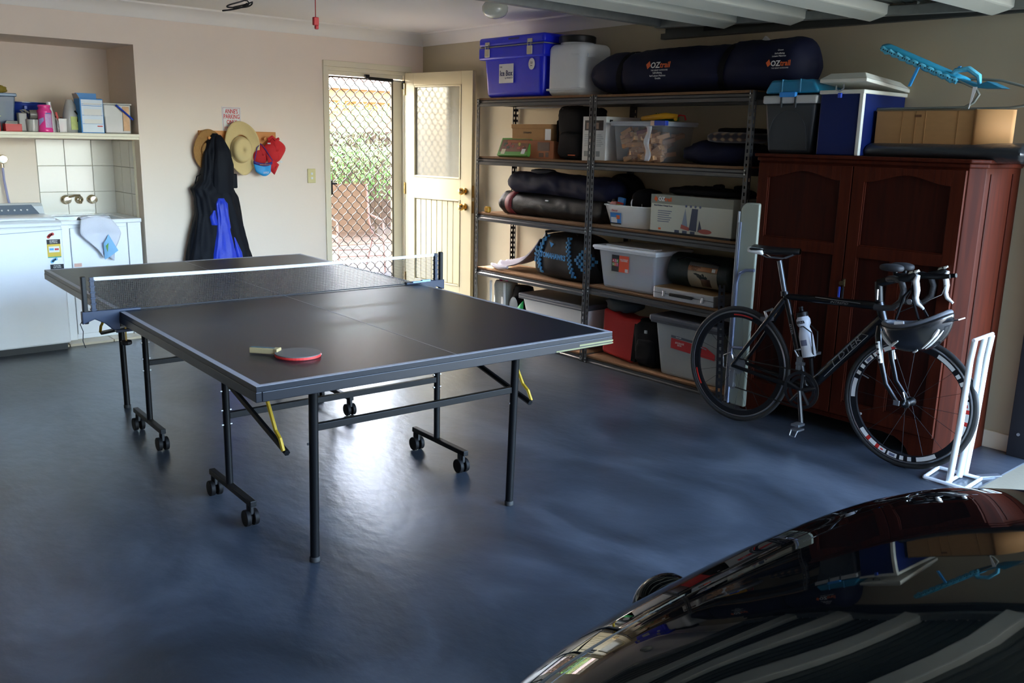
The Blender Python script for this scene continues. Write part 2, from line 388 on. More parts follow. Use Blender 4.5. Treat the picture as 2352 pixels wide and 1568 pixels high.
# garage jamb: steel spring casing of the tilting door and brick pier behind it
t = thing('garage_door_post', 'tall dark steel door post against the end of the side wall', 'door post', (-.06, -5.24, 0))
B().box(-.0, .055, -.05, .045, 0, 2.1).obj('post', M('dark_post', '#23252b', .5, .3), t, bevel=.003)
for z in (.12, .45, .9): B().cyl((-.006, .0, z), (.004, .0, z), .008, 8).obj('bolt', mZinc, t)
# tilting garage door, open overhead
t = thing('tilting_garage_door', 'pale green tilting garage door swung open overhead with steel ribs', 'garage door', (0, 0, 0))
mSheet = M('door_sheet_back', '#555a50', .5, .15, var=.06, scale=4)
mRib = M('door_rib_steel', '#c6cabc', .4, .2, var=.05)
XL = -5.45
def ztop(y): return 2.275 + (y + 2.85) * .034
b = B(); N_ = 46
for i in range(N_):       # corrugated sheet
    y0 = -2.85 - (3.0 / N_) * i; y1 = y0 - 3.0 / N_ * .55; y2 = y0 - 3.0 / N_
    z = ztop(y0)
    b.add([(XL, y0, z), (-.16, y0, z), (-.16, y1, z), (XL, y1, z), (XL, y1, z + .012), (-.16, y1, z + .012), (-.16, y2, z + .012), (XL, y2, z + .012), (XL, y2, ztop(y2)), (-.16, y2, ztop(y2))],
          [(0, 1, 2, 3), (3, 2, 5, 4), (4, 5, 6, 7), (7, 6, 9, 8)])
b.obj('door_sheet', mSheet, t, solid=.002)
for y in (-3.42, -3.87, -4.34, -4.95, -5.6):
    z = ztop(y) - .005
    B().prism([(y + .055, z), (y + .055, z - .075), (y + .045, z - .078), (y - .045, z - .055), (y - .055, z - .05), (y - .055, z)], XL + .02, -.2, 'x').obj('rib', mRib, t, bevel=.003)
for y0, y1 in ((-2.85, -2.9), (-5.8, -5.85)):
    B().box(XL, -.16, y1, y0, ztop(y0) - .055, ztop(y0) - .003).obj('end_rail', mGalv, t, bevel=.002)
for x in (-.2, -2.8, XL): B().box(x - .02, x + .03, -5.85, -2.85, 2.215, 2.26).xf(Matrix.Translation((0, -2.85, 2.26)) @ Matrix.Rotation(.034, 4, 'X') @ Matrix.Translation((0, 2.85, -2.26))).obj('side_stile', mGalv, t, bevel=.002)
# horizontal track on the side wall
t = thing('door_track', 'dark steel horizontal door track fixed along the side wall', 'track', (-.05, -2.76, 2.17))
def tz(y): return -.022 * (-2.76 - y) * 0
b = B().prism([(0, -.004), (.048, -.004), (.048, .07), (.043, .07), (.043, .001), (.005, .001), (.005, .03), (0, .03)], -2.5, 0, 'y')
b.prism([(-.0, .066), (.048, .066), (.048, .072), (0, .072)], -2.5, 0, 'y')
b.xf(Matrix.Rotation(.008, 4, 'X')).obj('track_channel', M('dark_track', '#3d413f', .5, .4, var=.15), t)
for y in (-.22, -1.2, -2.2): B().box(.02, .049, y - .015, y + .02, .07, .17).obj('wall_bracket', mGalv, t)
B().cyl((-.012, -.42, .05), (.02, -.42, .05), .024, 14).box(-.02, -.01, -.48, -.36, .02, .07).obj('roller', mBlackM, t)
t = thing('lifting_arm', 'rusty steel lifting arm of the garage door beside its track', 'door arm', (-.13, -4.2, 2.2))
B().tube([(0, .5, .0), (0, -.1, .01), (.02, -.75, .02)], .014, 6).obj('arm', mGalv, t)
B().cyl((-.03, -.28, .02), (.03, -.28, .02), .035, 14).obj('pivot', mGalv, t, smooth=True)
# garage opener rail, motor, hanging cable and red release cord
t = thing('door_opener', 'garage door opener motor box hanging under the ceiling with its rail', 'door opener', (-2.62, -2.0, 2.22))
B().box(-.14, .14, -.2, .2, .02, .13).obj('motor_housing', mWhiteP, t, bevel=.01)
B().box(-.02, .02, -3.0, -.2, .09, .12).obj('rail', mGalv, t)
for x in (-.1, .1): B().box(x - .01, x + .01, -.02, .0, .13, .185).obj('hanger', mGalv, t)
b = B(); 
for k, (dx, dz, rr) in enumerate(((-.02, .0, .075), (.03, .012, .06), (.0, .018, .068))):
    b.tube([(dx + rr * math.cos(a), -.03 + .01 * math.sin(3 * a), .025 + dz - abs(rr * .75 * math.sin(a / 2 + .2 * k)) * 1.0) for a in [j * 2 * PI / 20 for j in range(21)]], .0045, 6)
tag(b.obj('cable_loop', mBlackP, None, loc=(-2.39, -1.48, 2.23), smooth=True), 'black cable coiled in loops under the ceiling', 'cable')
t = thing('release_cord', 'red emergency release cord with handle hanging from the ceiling rail', 'cord', (-2.58, -2.78, 2.0))
B().cyl((0, 0, .05), (.002, 0, .29), .0022, 6).obj('cord', M('red_cord', '#b02a26', .6), t)
B().box(-.014, .014, -.009, .009, .012, .05).box(-.004, .012, -.009, .009, -.005, .014).obj('handle', M('red_plastic', '#c8242a', .35), t, bevel=.004)
tag(B().box(-.006, .016, -.02, .02, -.02, .012).obj('cable_clip', mWhiteP, None, loc=(-.012, -3.545, 2.118), rot=(.7, 0, 0), bevel=.004), 'small white plastic clip on the side wall above the long navy bag', 'clip')
# ================================================================== outside the back door
struct(B().box(-6, 9, .12, 2.9, -.12, -.03), 'patio_paving', M('shaded_lilac_paver', '#5a545b', .7, var=.08, scale=3))  # shaded ground by the house, its shade put into a darker lilac
struct(B().box(-6, 9, 2.9, 4.5, -.12, -.03), 'garden_path', M('sunlit_path', '#8c8478', .8, var=.06, scale=3))  # sunlit strip of the ground, its sunlight put into a paler colour
struct(B().box(-6, 9, 4.5, 30, -.14, -.02), 'garden_bed', M('bark_mulch', '#6b4f3d', .95, var=.4, scale=30, bump=.4, bscale=40))
random.seed(4)
t = thing('garden_fence', 'brown timber paling fence behind the leafy hedge', 'fence', (1, 6.5, -.02))
_p = None
for i in range(44):
    if _p is None:
        _p = B().box(0, .095, -.01, .01, 0, 1.6).obj('paling', M('fence_timber', '#5a4030', .85, var=.25, scale=5, stretch=(8, 8, 1)), t, bevel=.003); q = _p
    else: q = _p.copy(); COL.objects.link(q); q.parent = t
    q.location = (-1.5 + i * .105, random.uniform(-.004, .004), random.uniform(-.02, .02))
for z in (.3, 1.2): B().box(-1.5, 3.2, .012, .05, z, z + .07).obj('fence_rail', M('fence_timber'), t)
mLeaf = M('hedge_leaf', '#54823c', .45, var=.4, scale=2.5)
_b = mLeaf.node_tree.nodes['Principled BSDF']; _t = mLeaf.node_tree.nodes.new('ShaderNodeBsdfTranslucent'); _t.inputs[0].default_value = (*hexc('#9fd07c'), 1)
_mx = mLeaf.node_tree.nodes.new('ShaderNodeMixShader'); _mx.inputs[0].default_value = .45
mLeaf.node_tree.links.new(_b.outputs[0], _mx.inputs[1]); mLeaf.node_tree.links.new(_t.outputs[0], _mx.inputs[2]); mLeaf.node_tree.links.new(_mx.outputs[0], mLeaf.node_tree.nodes['Material Output'].inputs[0])
hd = thing('hedge', 'dense sunlit green shrub hedge seen through the screen door', 'hedge', (1.9, 5.6, -.02))
b = B()
for i in range(20000):
    x = random.uniform(-2.2, 2.4); y = random.uniform(-.45, .55); z = random.uniform(.4, 2.2)
    if noise.noise(Vector((x * 2.2, y * 2, z * 2.2))) < -.12 - (.9 - z) * .1 * 0: continue
    if z > 2.04 + .1 * noise.noise(Vector((x * 3, 0, 7))): continue
    if z < .62 + .5 * noise.noise(Vector((x * 2, 5, 7))): continue
    s = random.uniform(.022, .042); a = random.uniform(0, 2 * PI)
    Q = Matrix.Translation((x, y, z)) @ Matrix.Rotation(a, 4, 'Z') @ Matrix.Rotation(random.uniform(-1.2, 1.2), 4, 'X')
    b.add([Q @ Vector(p) for p in ((-s * .5, 0, 0), (0, -s, .1 * s), (s * .5, 0, 0), (0, s * 1.2, -.1 * s))], [(0, 1, 2, 3)])
fo = b.obj('foliage', mLeaf, hd, fix=False); fo['kind'] = 'stuff'
for i in range(11):
    x = -2 + i * .4 + random.uniform(-.1, .1); y = random.uniform(-.2, .3)
    B().tube([(x, y, 0), (x + random.uniform(-.06, .06), y, .5), (x + random.uniform(-.15, .15), y, 1.2)], [.022, .016, .008], 6).obj('trunk', M('bark', '#5a4636', .9, var=.3), hd)
# neighbour's roof edge above the hedge
t = thing('neighbour_roof', 'orange fascia and pale tiled roof edge of the neighbouring house', 'roof', (2.4, 8.0, 0))
B().box(-5, 5, 0, .04, 2.13, 2.36).obj('fascia', M('orange_fascia', '#a8794a', .6), t)
B().box(-5, 5, -.1, .0, 2.34, 2.47).obj('gutter', M('cream_gutter', '#eadfbe', .4), t, bevel=.02)
B().add([(-5, -.05, 2.47), (5, -.05, 2.47), (5, 3, 3.5), (-5, 3, 3.5)], [(0, 1, 2, 3)]).obj('roof_slope', M('pale_roof_tile', '#a87562', .7, var=.2), t, solid=.05)
B().box(-5, 5, .3, .5, -.1, 2.2).obj('wall', M('neighbour_brick', '#c08a5c', .8), t)
# sling garden chair, left of the doorway view
t = thing('garden_chair', 'beige sling garden chair with a curved pale frame outside the screen door', 'chair', (.68, 2.35, -.03), R(-15))
mPink = M('pink_beige_frame', '#7d6259', .5, .1); mSling = M('beige_sling', '#5f4c3a', .8)
for x in (-.27, .27):
    B().tube([(x, -.32, 0), (x, -.27, .38), (x, -.05, .4), (x, .2, .42), (x, .3, .55), (x, .4, .98)], .014, 8).obj('side_frame', mPink, t, smooth=True)
    B().tube([(x, .42, 0), (x, .12, .41)], .013, 8).obj('leg', mPink, t, smooth=True)
    B().tube([(x, -.29, .36), (x, -.26, .6), (x, .26, .62)], .013, 8).obj('armrest', mPink, t, smooth=True)
B().grid(lambda u, v: ((u - .5) * .52, [(-.28, .40), (-.02, .38), (.2, .42), (.3, .55), (.4, .98)][min(4, int(v * 4 + .001))][0], [(-.28, .40), (-.02, .38), (.2, .42), (.3, .55), (.4, .98)][min(4, int(v * 4 + .001))][1]), 2, 4).obj('sling', mSling, t, solid=.003)
for z, y in ((.2, -.3), (.2, .3)): B().cyl((-.27, y, z), (.27, y, z), .01, 8).obj('crossbar', mPink, t)
t = thing('patio_shade_slab', 'unseen flat shade slab added outside the back door', 'roof', (0, 3.2, 2.45))  # added out of view to hold sky and sun off the doorway
B().box(-4, 5, -1.3, 1.4, 0, .06).obj('shade_sheet', M('patio_shade_white', '#cfccc4', .6), t)
for x in (-3.9, 4.9):
    for y in (-1.25, 1.35): B().box(x - .045, x + .045, y - .045, y + .045, -2.48, 0).obj('post', mTrim, t)
# front driveway and sunlit strip of concrete at the garage threshold
struct(B().box(-9, 6, -6.6, -5.3, -.12, -.008), 'threshold_apron', M('driveway_concrete', '#8a816c', .85, var=.1, scale=3, bump=.1, bscale=80))
struct(B().box(-12, 12, -30, -6.6, -.12, -.012), 'driveway', M('driveway_asphalt', '#a0988a', .9, var=.15, scale=20))
# ================================================================== table tennis table
TW, TL = 1.491, 2.836
tt = thing('table_tennis_table', 'dark table tennis table with white edge lines on folding black legs', 'table', (-3.679, -4.3633, 0), -.0406)
mTop = M('table_top_charcoal', '#151a22', .36, var=.06, scale=3, bump=.02, bscale=300, spec=.35)
mLine = M('white_edge_line', '#a2a2aa', .5, var=.03)
mApron = M('blue_black_apron', '#0e121b', .35, var=.05)
HT = TL / 2
for y0, y1 in ((0, HT - .003), (HT + .003, TL)):
    top = B().box(0, TW, y0, y1, .742, .76).obj('tabletop', mTop, tt, bevel=.001)
    ln = B(); ln.box(.0, .02, y0, y1, .76, .7606); ln.box(TW - .02, TW, y0, y1, .76, .7606); ln.box(TW / 2 - .0015, TW / 2 + .0015, y0, y1, .76, .7604)
    e0, e1 = (0, .02) if y0 == 0 else (TL - .02, TL); ln.box(0.02, TW - .02, e0, e1, .76, .7606)
    ln.obj('edge_line', mLine, top)
    ap = B(); ap.box(-.002, .018, y0, y1, .71, .742); ap.box(TW - .018, TW + .002, y0, y1, .71, .742); ye = (-.002, .018) if y0 == 0 else (TL - .018, TL + .002); ap.box(.018, TW - .018, *ye, .71, .742)
    yi = (y1 - .018, y1) if y0 == 0 else (y0, y0 + .018); ap.box(.018, TW - .018, *yi, .71, .742)
    ap.obj('apron', mApron, tt, bevel=.002)
B().box(TW * .80, TW + .0025, -.0035, -.0022, .713, .718).box(TW * .88, TW + .0025, -.0032, -.0026, .722, .729).obj('edge_sticker', M('yellow_edge', '#6f6f4a', .6), tt, label='yellow-striped lower edge at the near right corner')
mLeg = mBlackM
def half(mir):
    Y = (lambda y: y) if not mir else (lambda y: TL - y)
    for s in (.304, TW - .296):
        B().cyl((s, Y(.245), .70), (s, Y(.268), .018), .0165, 12).obj('leg', mLeg, tt, smooth=True)
        B().lathe([(.017, .02), (.019, .018), (.019, .002), (.015, 0)], 14, (s, Y(.268), 0)).obj('foot_cap', mRubber, tt, smooth=True)
    B().box(.31, TW - .3, Y(.258) - .011, Y(.258) + .011, .495, .52).obj('crossbar', mLeg, tt, bevel=.002)
    B().box(.25, TW - .25, Y(.9) - .011, Y(.9) + .011, .385, .41).obj('crossbar', mLeg, tt, bevel=.002)
    for s, sg in ((.24, -1), (TW - .24, 1)):
        B().cyl((s, Y(.9), .70), (s, Y(.9), .1), .0145, 12).obj('wheel_post', mLeg, tt, smooth=True)
        B().box(s - .013, s + .013, min(Y(.66), Y(1.1)), max(Y(.66), Y(1.1)), .088, .112).obj('wheel_bar', mLeg, tt, bevel=.003)
        B().cyl((s + sg * .03, Y(.94), .60), (s + sg * .02 * 0 + sg * .035, Y(.255), .435), .0115, 6).obj('link_bar', mLeg, tt)
        b = B()
        for (ss, yy, zz) in ((s, Y(.9), .60), (s, Y(.9), .5), (s, Y(.9), .42), (s, Y(.9), .36), (.304 if sg < 0 else TW - .296, Y(.26), .45)): b.cyl((ss - .021, yy, zz), (ss + .021, yy, zz), .0045, 8)
        b.obj('bolt', mZinc, tt, smooth=True)
        st = B().tube([(s + sg * .045, Y(.47), .72), (s + sg * .045, Y(.32), .50), (s + sg * .045, Y(.285), .48), (s + sg * .045, Y(.262), .442)], .0075, 6)
        st.obj('yellow_stay', M('yellow_zinc', '#a88a22', .4, .2), tt, label='yellow stay strap')
        for yy in (.695, 1.075):
            c = (s, Y(yy), .034)
            wh = B(); wh.cyl((s - .026, Y(yy), .034), (s - .006, Y(yy), .034), .033, 20); wh.cyl((s + .006, Y(yy), .034), (s + .026, Y(yy), .034), .033, 20); wh.cyl((s - .008, Y(yy), .034), (s + .008, Y(yy), .034), .012, 10)
            wh.obj('castor_wheel', M('castor_black', '#0d0c0d', .6, spec=.2), tt, smooth=True, bevel=.003)
            B().box(s - .007, s + .007, Y(yy) - .02, Y(yy) + .025, .05, .089).cyl((s, Y(yy), .06), (s, Y(yy), .09), .012, 10).obj('castor_fork', mBlackP, tt, bevel=.003)
    B().box(.05, TW - .05, Y(.24) - .015, Y(.24) + .015, .705, .742).obj('under_rail', mLeg, tt)
half(False); half(True)
# net: posts with clamps, net with white tape
nt = thing('table_net', 'black table tennis net with white top tape across the table', 'net', (-3.679, -4.3633, .76), -.0406)
yn = HT + .01
net = B(); x0, x1 = -.095, TW + .095; nx = 210; nzr = 17; zb, zt_ = .006, .138
for i in range(nx + 1):
    x = x0 + (x1 - x0) * i / nx; net.box(x - .0005, x + .0005, yn - .0005, yn + .0005, zb, zt_)
for j in range(nzr + 1):
    z = zb + (zt_ - zb) * j / nzr; net.box(x0, x1, yn - .0005, yn + .0005, z - .0005, z + .0005)
tag(net.obj('net_mesh', M('net_cord', '#2a2d33', .8), nt, fix=False), kind='stuff')
B().grid(lambda u, v: (x0 + (x1 - x0) * u, yn, .137 + .0145 * v - .006 * math.sin(PI * u)), 24, 1).obj('white_tape', M('net_tape', '#c9d6ea', .7), nt, solid=.003)
B().box(x0 + .05, x1 - .05, yn - .001, yn + .001, .002, .007).obj('bottom_cord', M('net_cord'), nt)
mClamp = M('clamp_blue_black', '#1f2b42', .4)
for sg, xe in ((-1, 0), (1, TW)):
    X = lambda v: xe + sg * v
    def bx(b, a, c, y0, y1, z0, z1): return b.box(min(X(a), X(c)), max(X(a), X(c)), y0, y1, z0, z1)
    bx(B(), .122, .142, yn - .012, yn + .012, -.04, .158).obj('post', mBlackP, nt, bevel=.005)
    b = B(); bx(b, .092, .108, yn - .01, yn + .01, .01, .152)
    for k in range(6): bx(b, .089, .111, yn - .012, yn + .012, .015 + k * .024, .021 + k * .024)
    b.obj('ratchet_strip', mClamp, nt, bevel=.001)
    poly = [(X(.148), .012), (X(-.085), .012), (X(-.085), .001), (X(.0), .001), (X(.004), -.03), (X(.004), -.075), (X(.03), -.075), (X(.06), -.045), (X(.1), -.022), (X(.148), -.04)]
    B().prism(poly, yn - .014, yn + .014, 'y').obj('clamp_arm', mClamp, nt, bevel=.003)
    bx(B(), -.05, .02, yn - .014, yn + .014, -.088, -.077).obj('clamp_jaw', mClamp, nt, bevel=.002)
    B().cyl((X(-.02), yn, -.07), (X(-.02), yn, -.14), .004, 8).obj('clamp_screw', M('brass_thread', '#b79b55', .4, .9), nt)
    B().lathe([(.02, -.145), (.023, -.14), (.023, -.132), (.02, -.128)], 12, (X(-.02), yn, 0)).obj('thumb_knob', mBlackP, nt)
B().tube([(-.142, yn, -.02), (-.155, yn, -.04), (-.146, yn, -.07), (-.15, yn, -.11), (-.142, yn, -.14)], .0018, 5).obj('loose_cord', M('net_cord'), nt)
B().box(TW - .06, TW + .02, yn - .035, yn - .017, .012, .018).box(TW + .0, TW + .05, yn - .03, yn - .016, .012, .022).obj('clip_tag', M('blue_white_tag', '#8fb4e0', .5), nt, label='blue and white tag on the right clamp')
# bat
bt = thing('table_tennis_bat', 'table tennis bat with red edge tape lying on the dark table', 'bat', (-3.393, -4.08, .7605), math.atan2(.77, -.64))
def blade(z0, z1, s=1.0, n=40):
    P = []
    for j in range(n):
        a = 2 * PI * j / n; x = .079 * math.cos(a) * s; y = .075 * math.sin(a) * s
        P.append((x, y))
    return B().prism(P, z0, z1, 'z')
blade(.0035, .0095).obj('blade', M('red_edge_tape', '#d83a34', .45), bt, label='blade edge wrapped in red tape')
blade(.0095, .0125, .985).obj('black_rubber', M('bat_rubber', '#625f5d', .5, bump=.1, bscale=400), bt)
blade(.0005, .0035, .985).obj('red_rubber', M('bat_red_rubber', '#9c231f', .5), bt)
for k in range(7):
    a = -2.9 + k * .42 ; B().box(-.006, .006, -.0004, .0004, .005, .0082).xf(Matrix.Translation((.0793 * math.cos(a), .0753 * math.sin(a), 0)) @ Matrix.Rotation(a + PI / 2, 4, 'Z')).obj('tape_mark', mPaper, bt)
B().prism([(.068, -.02), (.085, -.014), (.17, -.0135), (.172, -.012), (.172, .012), (.17, .0135), (.085, .014), (.068, .02)], .003, .0225, 'z').obj('handle', M('bat_handle_wood', '#a8946a', .5, var=.1, stretch=(1, 8, 8)), bt, bevel=.004, label='pale wooden handle')
B().box(.085, .171, -.007, .007, .0224, .0232).obj('handle_stripe', M('teal_stripe', '#1f5a6a', .4), bt)
# ================================================================== laundry niche
# washing machine (top loader)
t = thing('washing_machine', 'white top-loading washing machine with an energy rating sticker', 'washing machine', (-3.70, -.16, .0))
W_ = .59
B().box(0, W_, 0, .56, .045, .86).obj('cabinet_body', mWhiteE, t, bevel=.012)
B().box(.02, W_ - .02, .02, .54, .0, .05).obj('base', mBlackP, t)
b = B().prism([(0, .86), (0, .885), (.03, .9), (.3, .915), (.42, .915), (.42, .86)], -.002, W_ + .002, 'x')
b.obj('top_deck', mWhiteE, t, bevel=.006)
B().grid(lambda u, v: (.03 + u * (W_ - .06), .02 + v * .36, .905 + .012 * math.sin(PI * min(1, v * 1.2)) + .004 * math.sin(PI * u)), 8, 6).obj('lid', mWhiteE, t, solid=.012, smooth=True)
b = B().prism([(.40, .9), (.44, .965), (.47, .985), (.545, .985), (.555, .9)], 0, W_, 'x'); b.obj('console', M('console_white', '#dfe3e6', .35), t, bevel=.006)
q = B().add([(.06, .405, .912), (W_ - .035, .405, .912), (W_ - .075, .445, .974), (.06, .445, .974)], [(0, 1, 2, 3)]).xf(Matrix.Translation((0, -.004, .002))).obj('control_panel', M('panel_grey', '#6b7684', .4), t, solid=.003)
for k in range(9): B().cyl((.16 + k * .04, .418, .94), (.16 + k * .04, .412, .944), .006, 10).obj('button', mWhiteP, t)
B().grid(lambda u, v: (u * W_, -.003, .835 - .018 * math.sin(PI * (.5 + u / 2)) + .018 * v * 0 + v * .004), 16, 1).obj('lid_seam', M('seam_grey', '#9aa6b5', .5), t, solid=.002)
def rating(x, z, body, word1, arc, inner):
    card(t, 'rating_label', body, x, x + .085, z, z + .085, label='coloured rating label on the washing machine front')
    card(t, 'rating_header', mInk, x, x + .085, z + .085, z + .117, y=-.002)
    text(word1, .0135, mPaper, t, (x + .0425, -.0045, z + .101))
    card(t, 'rating_window', inner, x + .009, x + .076, z + .03, z + .07, y=-.003)
    for k in range(4):
        a = 2.5 - k * .28; B().cyl((x + .048 + .04 * math.cos(a + .1), -.001, z + .114 + .04 * math.sin(a + .1)), (x + .048 + .04 * math.cos(a + .1), -.0025, z + .114 + .04 * math.sin(a + .1)), .0105, 12).obj('rating_star', arc, t)
rating(.487, .655, mYellow, 'ENERGY\nRATING', mRed, mPaper)
card(t, 'blue_figure', M('light_blue_print', '#4aa8ee', .5), .5, .527, .699, .713, y=-.0045); card(t, 'red_figure', mRed, .533, .558, .699, .711, y=-.0045)
card(t, 'green_footer', M('teal_green_print', '#2c9c80', .5), .487, .572, .648, .655)
rating(.497, .485, M('light_blue_print', '#4aa8ee', .5), 'WATER\nRATING', M('sky_blue_print', '#7cc6f2', .5), mPaper)
# laundry tub with cabinet
t = thing('laundry_tub', 'white laundry tub cabinet with steel sink beside the washing machine', 'laundry tub', (-3.075, .03, .018))
W_ = .50
B().box(0, .06, 0, .5, 0, .83).obj('cabinet_body', mWhiteE, t, bevel=.004)
B().box(.06, W_ + .055, .02, .5, 0, .83).obj('cabinet_carcass', mWhiteE, t, bevel=.004)
B().box(.065, .455, 0, .02, .04, .805).obj('door', mWhiteE, t, bevel=.004)
B().box(.46, W_ + .055, .0, .02, .0, .83).obj('filler_panel', mWhiteE, t, bevel=.003)
b = B(); b.box(-.01, W_ + .06, -.012, .04, .83, .86); b.box(-.01, W_ + .06, .42, .54, .83, .86); b.box(-.01, .03, .04, .42, .83, .86); b.box(W_ - .03, W_ + .06, .04, .42, .83, .86)
b.obj('tub_rim', mWhiteE, t, bevel=.006)
b = B(); b.box(.03, W_ - .03, .04, .42, .62, .63); b.box(.03, .04, .04, .42, .62, .855); b.box(W_ - .04, W_ - .03, .04, .42, .62, .855); b.box(.03, W_ - .03, .04, .05, .62, .855); b.box(.03, W_ - .03, .41, .42, .62, .855)
b.obj('sink_bowl', mZinc, t, bevel=.004)
card(t, 'warning_sticker', M('salmon_print', '#e8b8a4', .5), .075, .125, .53, .555)
B().cyl((.44, -.001, .33), (.44, -.02, .33), .012, 12).obj('knob', M('yellowed_knob', '#cdbf8e', .4), t, smooth=True)
# towel hanging over the tub
def tw(u, v):
    x = .02 + .16 * (u - .5) * (1 + .25 * math.sin(v * 3)) + .05 * v + .012 * math.sin(v * 7 + u * 5)
    wd = 1 - .65 * max(0, v - .35) / .65
    x = .03 + .045 * v + (u - .5) * (.2 + .08 * math.sin(PI * min(1, v * 1.3))) * wd + .03 * v
    z = .02 * math.sin(u * PI) * (1 - v) - .27 * v - .05 * v * abs(u - .3)
    return (x, .0 - .018 * math.sin(PI * min(1, v * 2.5)) * 1 - .012 * math.sin(u * 9 + v * 2) * (.4 + v * .6) - .012, z)
b = B().grid(tw, 22, 26); b.grid(lambda u, v: (.03 + (u - .5) * .2, -.012 + .11 * v, .012 * math.sin(PI * v) + .006 * math.sin(u * 9) + .004 - .02 * v * v), 16, 6)
tt_ = thing('hand_towel', 'white hand towel with blue and green corner draped over the tub edge', 'towel', (-2.875, -.003, .886))
b.obj('towel_cloth', M('white_towel', '#e4e6f2', .9, var=.05, bump=.2, bscale=200, sheen=.3), tt_, solid=.004, smooth=70)
B().grid(lambda u, v: (.065 + .1 * u * (.4 + .6 * v) - .0 * v, -.034 - .008 * math.sin(u * 5), -.17 - .1 * v + .13 * u * .45 - .02 * v), 8, 8).obj('blue_corner', M('pale_blue_towel', '#8fc4ea', .9), tt_, solid=.003, label='pale blue printed corner')
B().add([(.075, -.046, -.19), (.095, -.046, -.17), (.085, -.046, -.235)], [(0, 1, 2)]).obj('green_mark', mGreenPr, tt_, solid=.002)
# wall taps
def tap(x, label):
    t = thing('wall_tap', label, 'tap', (x, .59, .985))
    B().lathe([(.033, 0), (.035, -.004), (.03, -.012), (.014, -.018), (.013, -.035), (.025, -.038), (.029, -.05), (.024, -.062), (.0, -.065)], 18, (0, 0, 0), 'y').obj('tap_handle', mChromeW, t, smooth=True)
mChromeW = M('warm_chrome', '#d6c7ad', .18, 1)
tap(-2.875, 'left chrome wall tap above the laundry tub'); tap(-2.688, 'right chrome wall tap above the laundry tub')
t = thing('tap_spout', 'chrome swivel spout between the two laundry taps', 'spout', (-2.781, .59, .985))
B().lathe([(.03, 0), (.032, -.004), (.027, -.012), (.012, -.018)], 18, (0, 0, 0), 'y').obj('flange', mChromeW, t, smooth=True)
B().tube([(0, -.012, 0), (0, -.05, .01), (-.01, -.06, .035), (-.05, -.075, .035), (-.085, -.085, .025)], .009, 8).obj('spout_pipe', mChromeW, t, smooth=True)
B().tube([(.0, -.012, 0), (.0, -.03, .0), (.0, -.04, -.03)], .01, 8).obj('outlet', mChromeW, t, smooth=True)
t = thing('machine_tap', 'chrome washing machine tap on the plain niche wall with grey hose', 'tap', (-3.285, .59, 1.285))
B().lathe([(.03, 0), (.032, -.004), (.027, -.012), (.014, -.02), (.013, -.04), (.03, -.045), (.034, -.06), (.028, -.072), (.0, -.075)], 8, (0, 0, 0), 'y').obj('tap_handle', mChromeW, t)
B().cyl((0, -.03, -.02), (.0, -.03, -.06), .011, 10).obj('outlet', mChromeW, t)
B().tube([(0, -.03, -.05), (.0, -.035, -.15), (.012, -.04, -.28), (.02, -.05, -.34)], .008, 8).obj('hose', M('lavender_grey_hose', '#9a9ac0', .5), t, smooth=True)

# things on the niche shelf (shelf top z = 1.482)
ZS = 1.482
def sh(name, label, cat, x, y, group=None, rz=0): return thing(name, label, cat, (x, y, ZS), rz, group)
mClr = M('clear_plastic', '#cfcfc9', .15, clear=.45, coat=.5); mClr2 = M('cloudy_plastic', '#c9c6bf', .25, clear=.3)
t = sh('storage_tub', 'clear square plastic tub of laundry powder with a blue handle', 'tub', -2.62, .13)
B().taper(-.095, .095, -.07, .09, 0, .205, .006).obj('tub_body', mClr, t, bevel=.008)
B().box(-.1, .1, -.075, .095, .2, .212).obj('lid', mClr2, t, bevel=.004)
B().taper(-.086, .086, -.06, .08, .004, .12, .003).obj('powder', M('grey_powder', '#8d8378', .9, var=.2, scale=60), t)
B().box(.035, .08, -.0735, -.072, .02, .19).obj('side_label', M('peach_print', '#d9a878', .5, var=.3, scale=30), t)
B().tube([(-.012, -.083, .2), (.05, -.086, .145), (.105, -.07, .1)], .007, 6).obj('handle', M('blue_plastic', '#2a49b8', .35), t, smooth=True, label='blue carry handle')
t = sh('cleaner_bottle', 'bottle with a black cap behind the clear powder tub', 'bottle', -2.665, .32)
B().lathe([(.04, 0), (.042, .01), (.042, .15), (.016, .19), (.016, .22)], 16).obj('bottle_body', mWhiteP, t, smooth=True)
B().cyl((0, 0, .205), (0, 0, .245), .021, 16).obj('cap', mBlackP, t)
t = sh('detergent_box', 'tall blue and white washing powder box, open at the top', 'box', -2.80, .09, rz=.06)
mBl = M('detergent_blue', '#1c86d2', .4)
B().box(-.078, .078, -.045, .07, 0, .235).obj('carton', mBl, t, bevel=.002)
B().box(-.07, .074, -.0465, -.0455, .006, .228).obj('printed_front', M('pale_blue_print', '#dfe9f2', .5), t)
for z, h in ((.205, .02), (.13, .055), (.075, .04)): B().box(-.055, .062, -.0475, -.0465, z - .012, z + h - .02).obj('text_block', mPaper, t)
for z in (.195, .185, .12, .062): B().box(-.068, .07, -.0475, -.0466, z, z + .003).obj('printed_stripe', mBl, t)
B().box(.03, .066, -.048, -.0468, .045, .052).obj('brand_mark', mRed, t)
B().box(-.065, .078, .07, .074, .235, .275).obj('open_flap', mBl, t)
B().add([(-.078, -.045, .235), (-.078, .07, .235), (-.09, .06, .268), (-.09, -.03, .268)], [(0, 1, 2, 3)]).obj('side_flap', M('flap_grey', '#c9c2ba', .7), t, solid=.002)
t = sh('liquid_bottle', 'pale translucent handled detergent bottle left of the blue powder box', 'bottle', -2.915, .14)
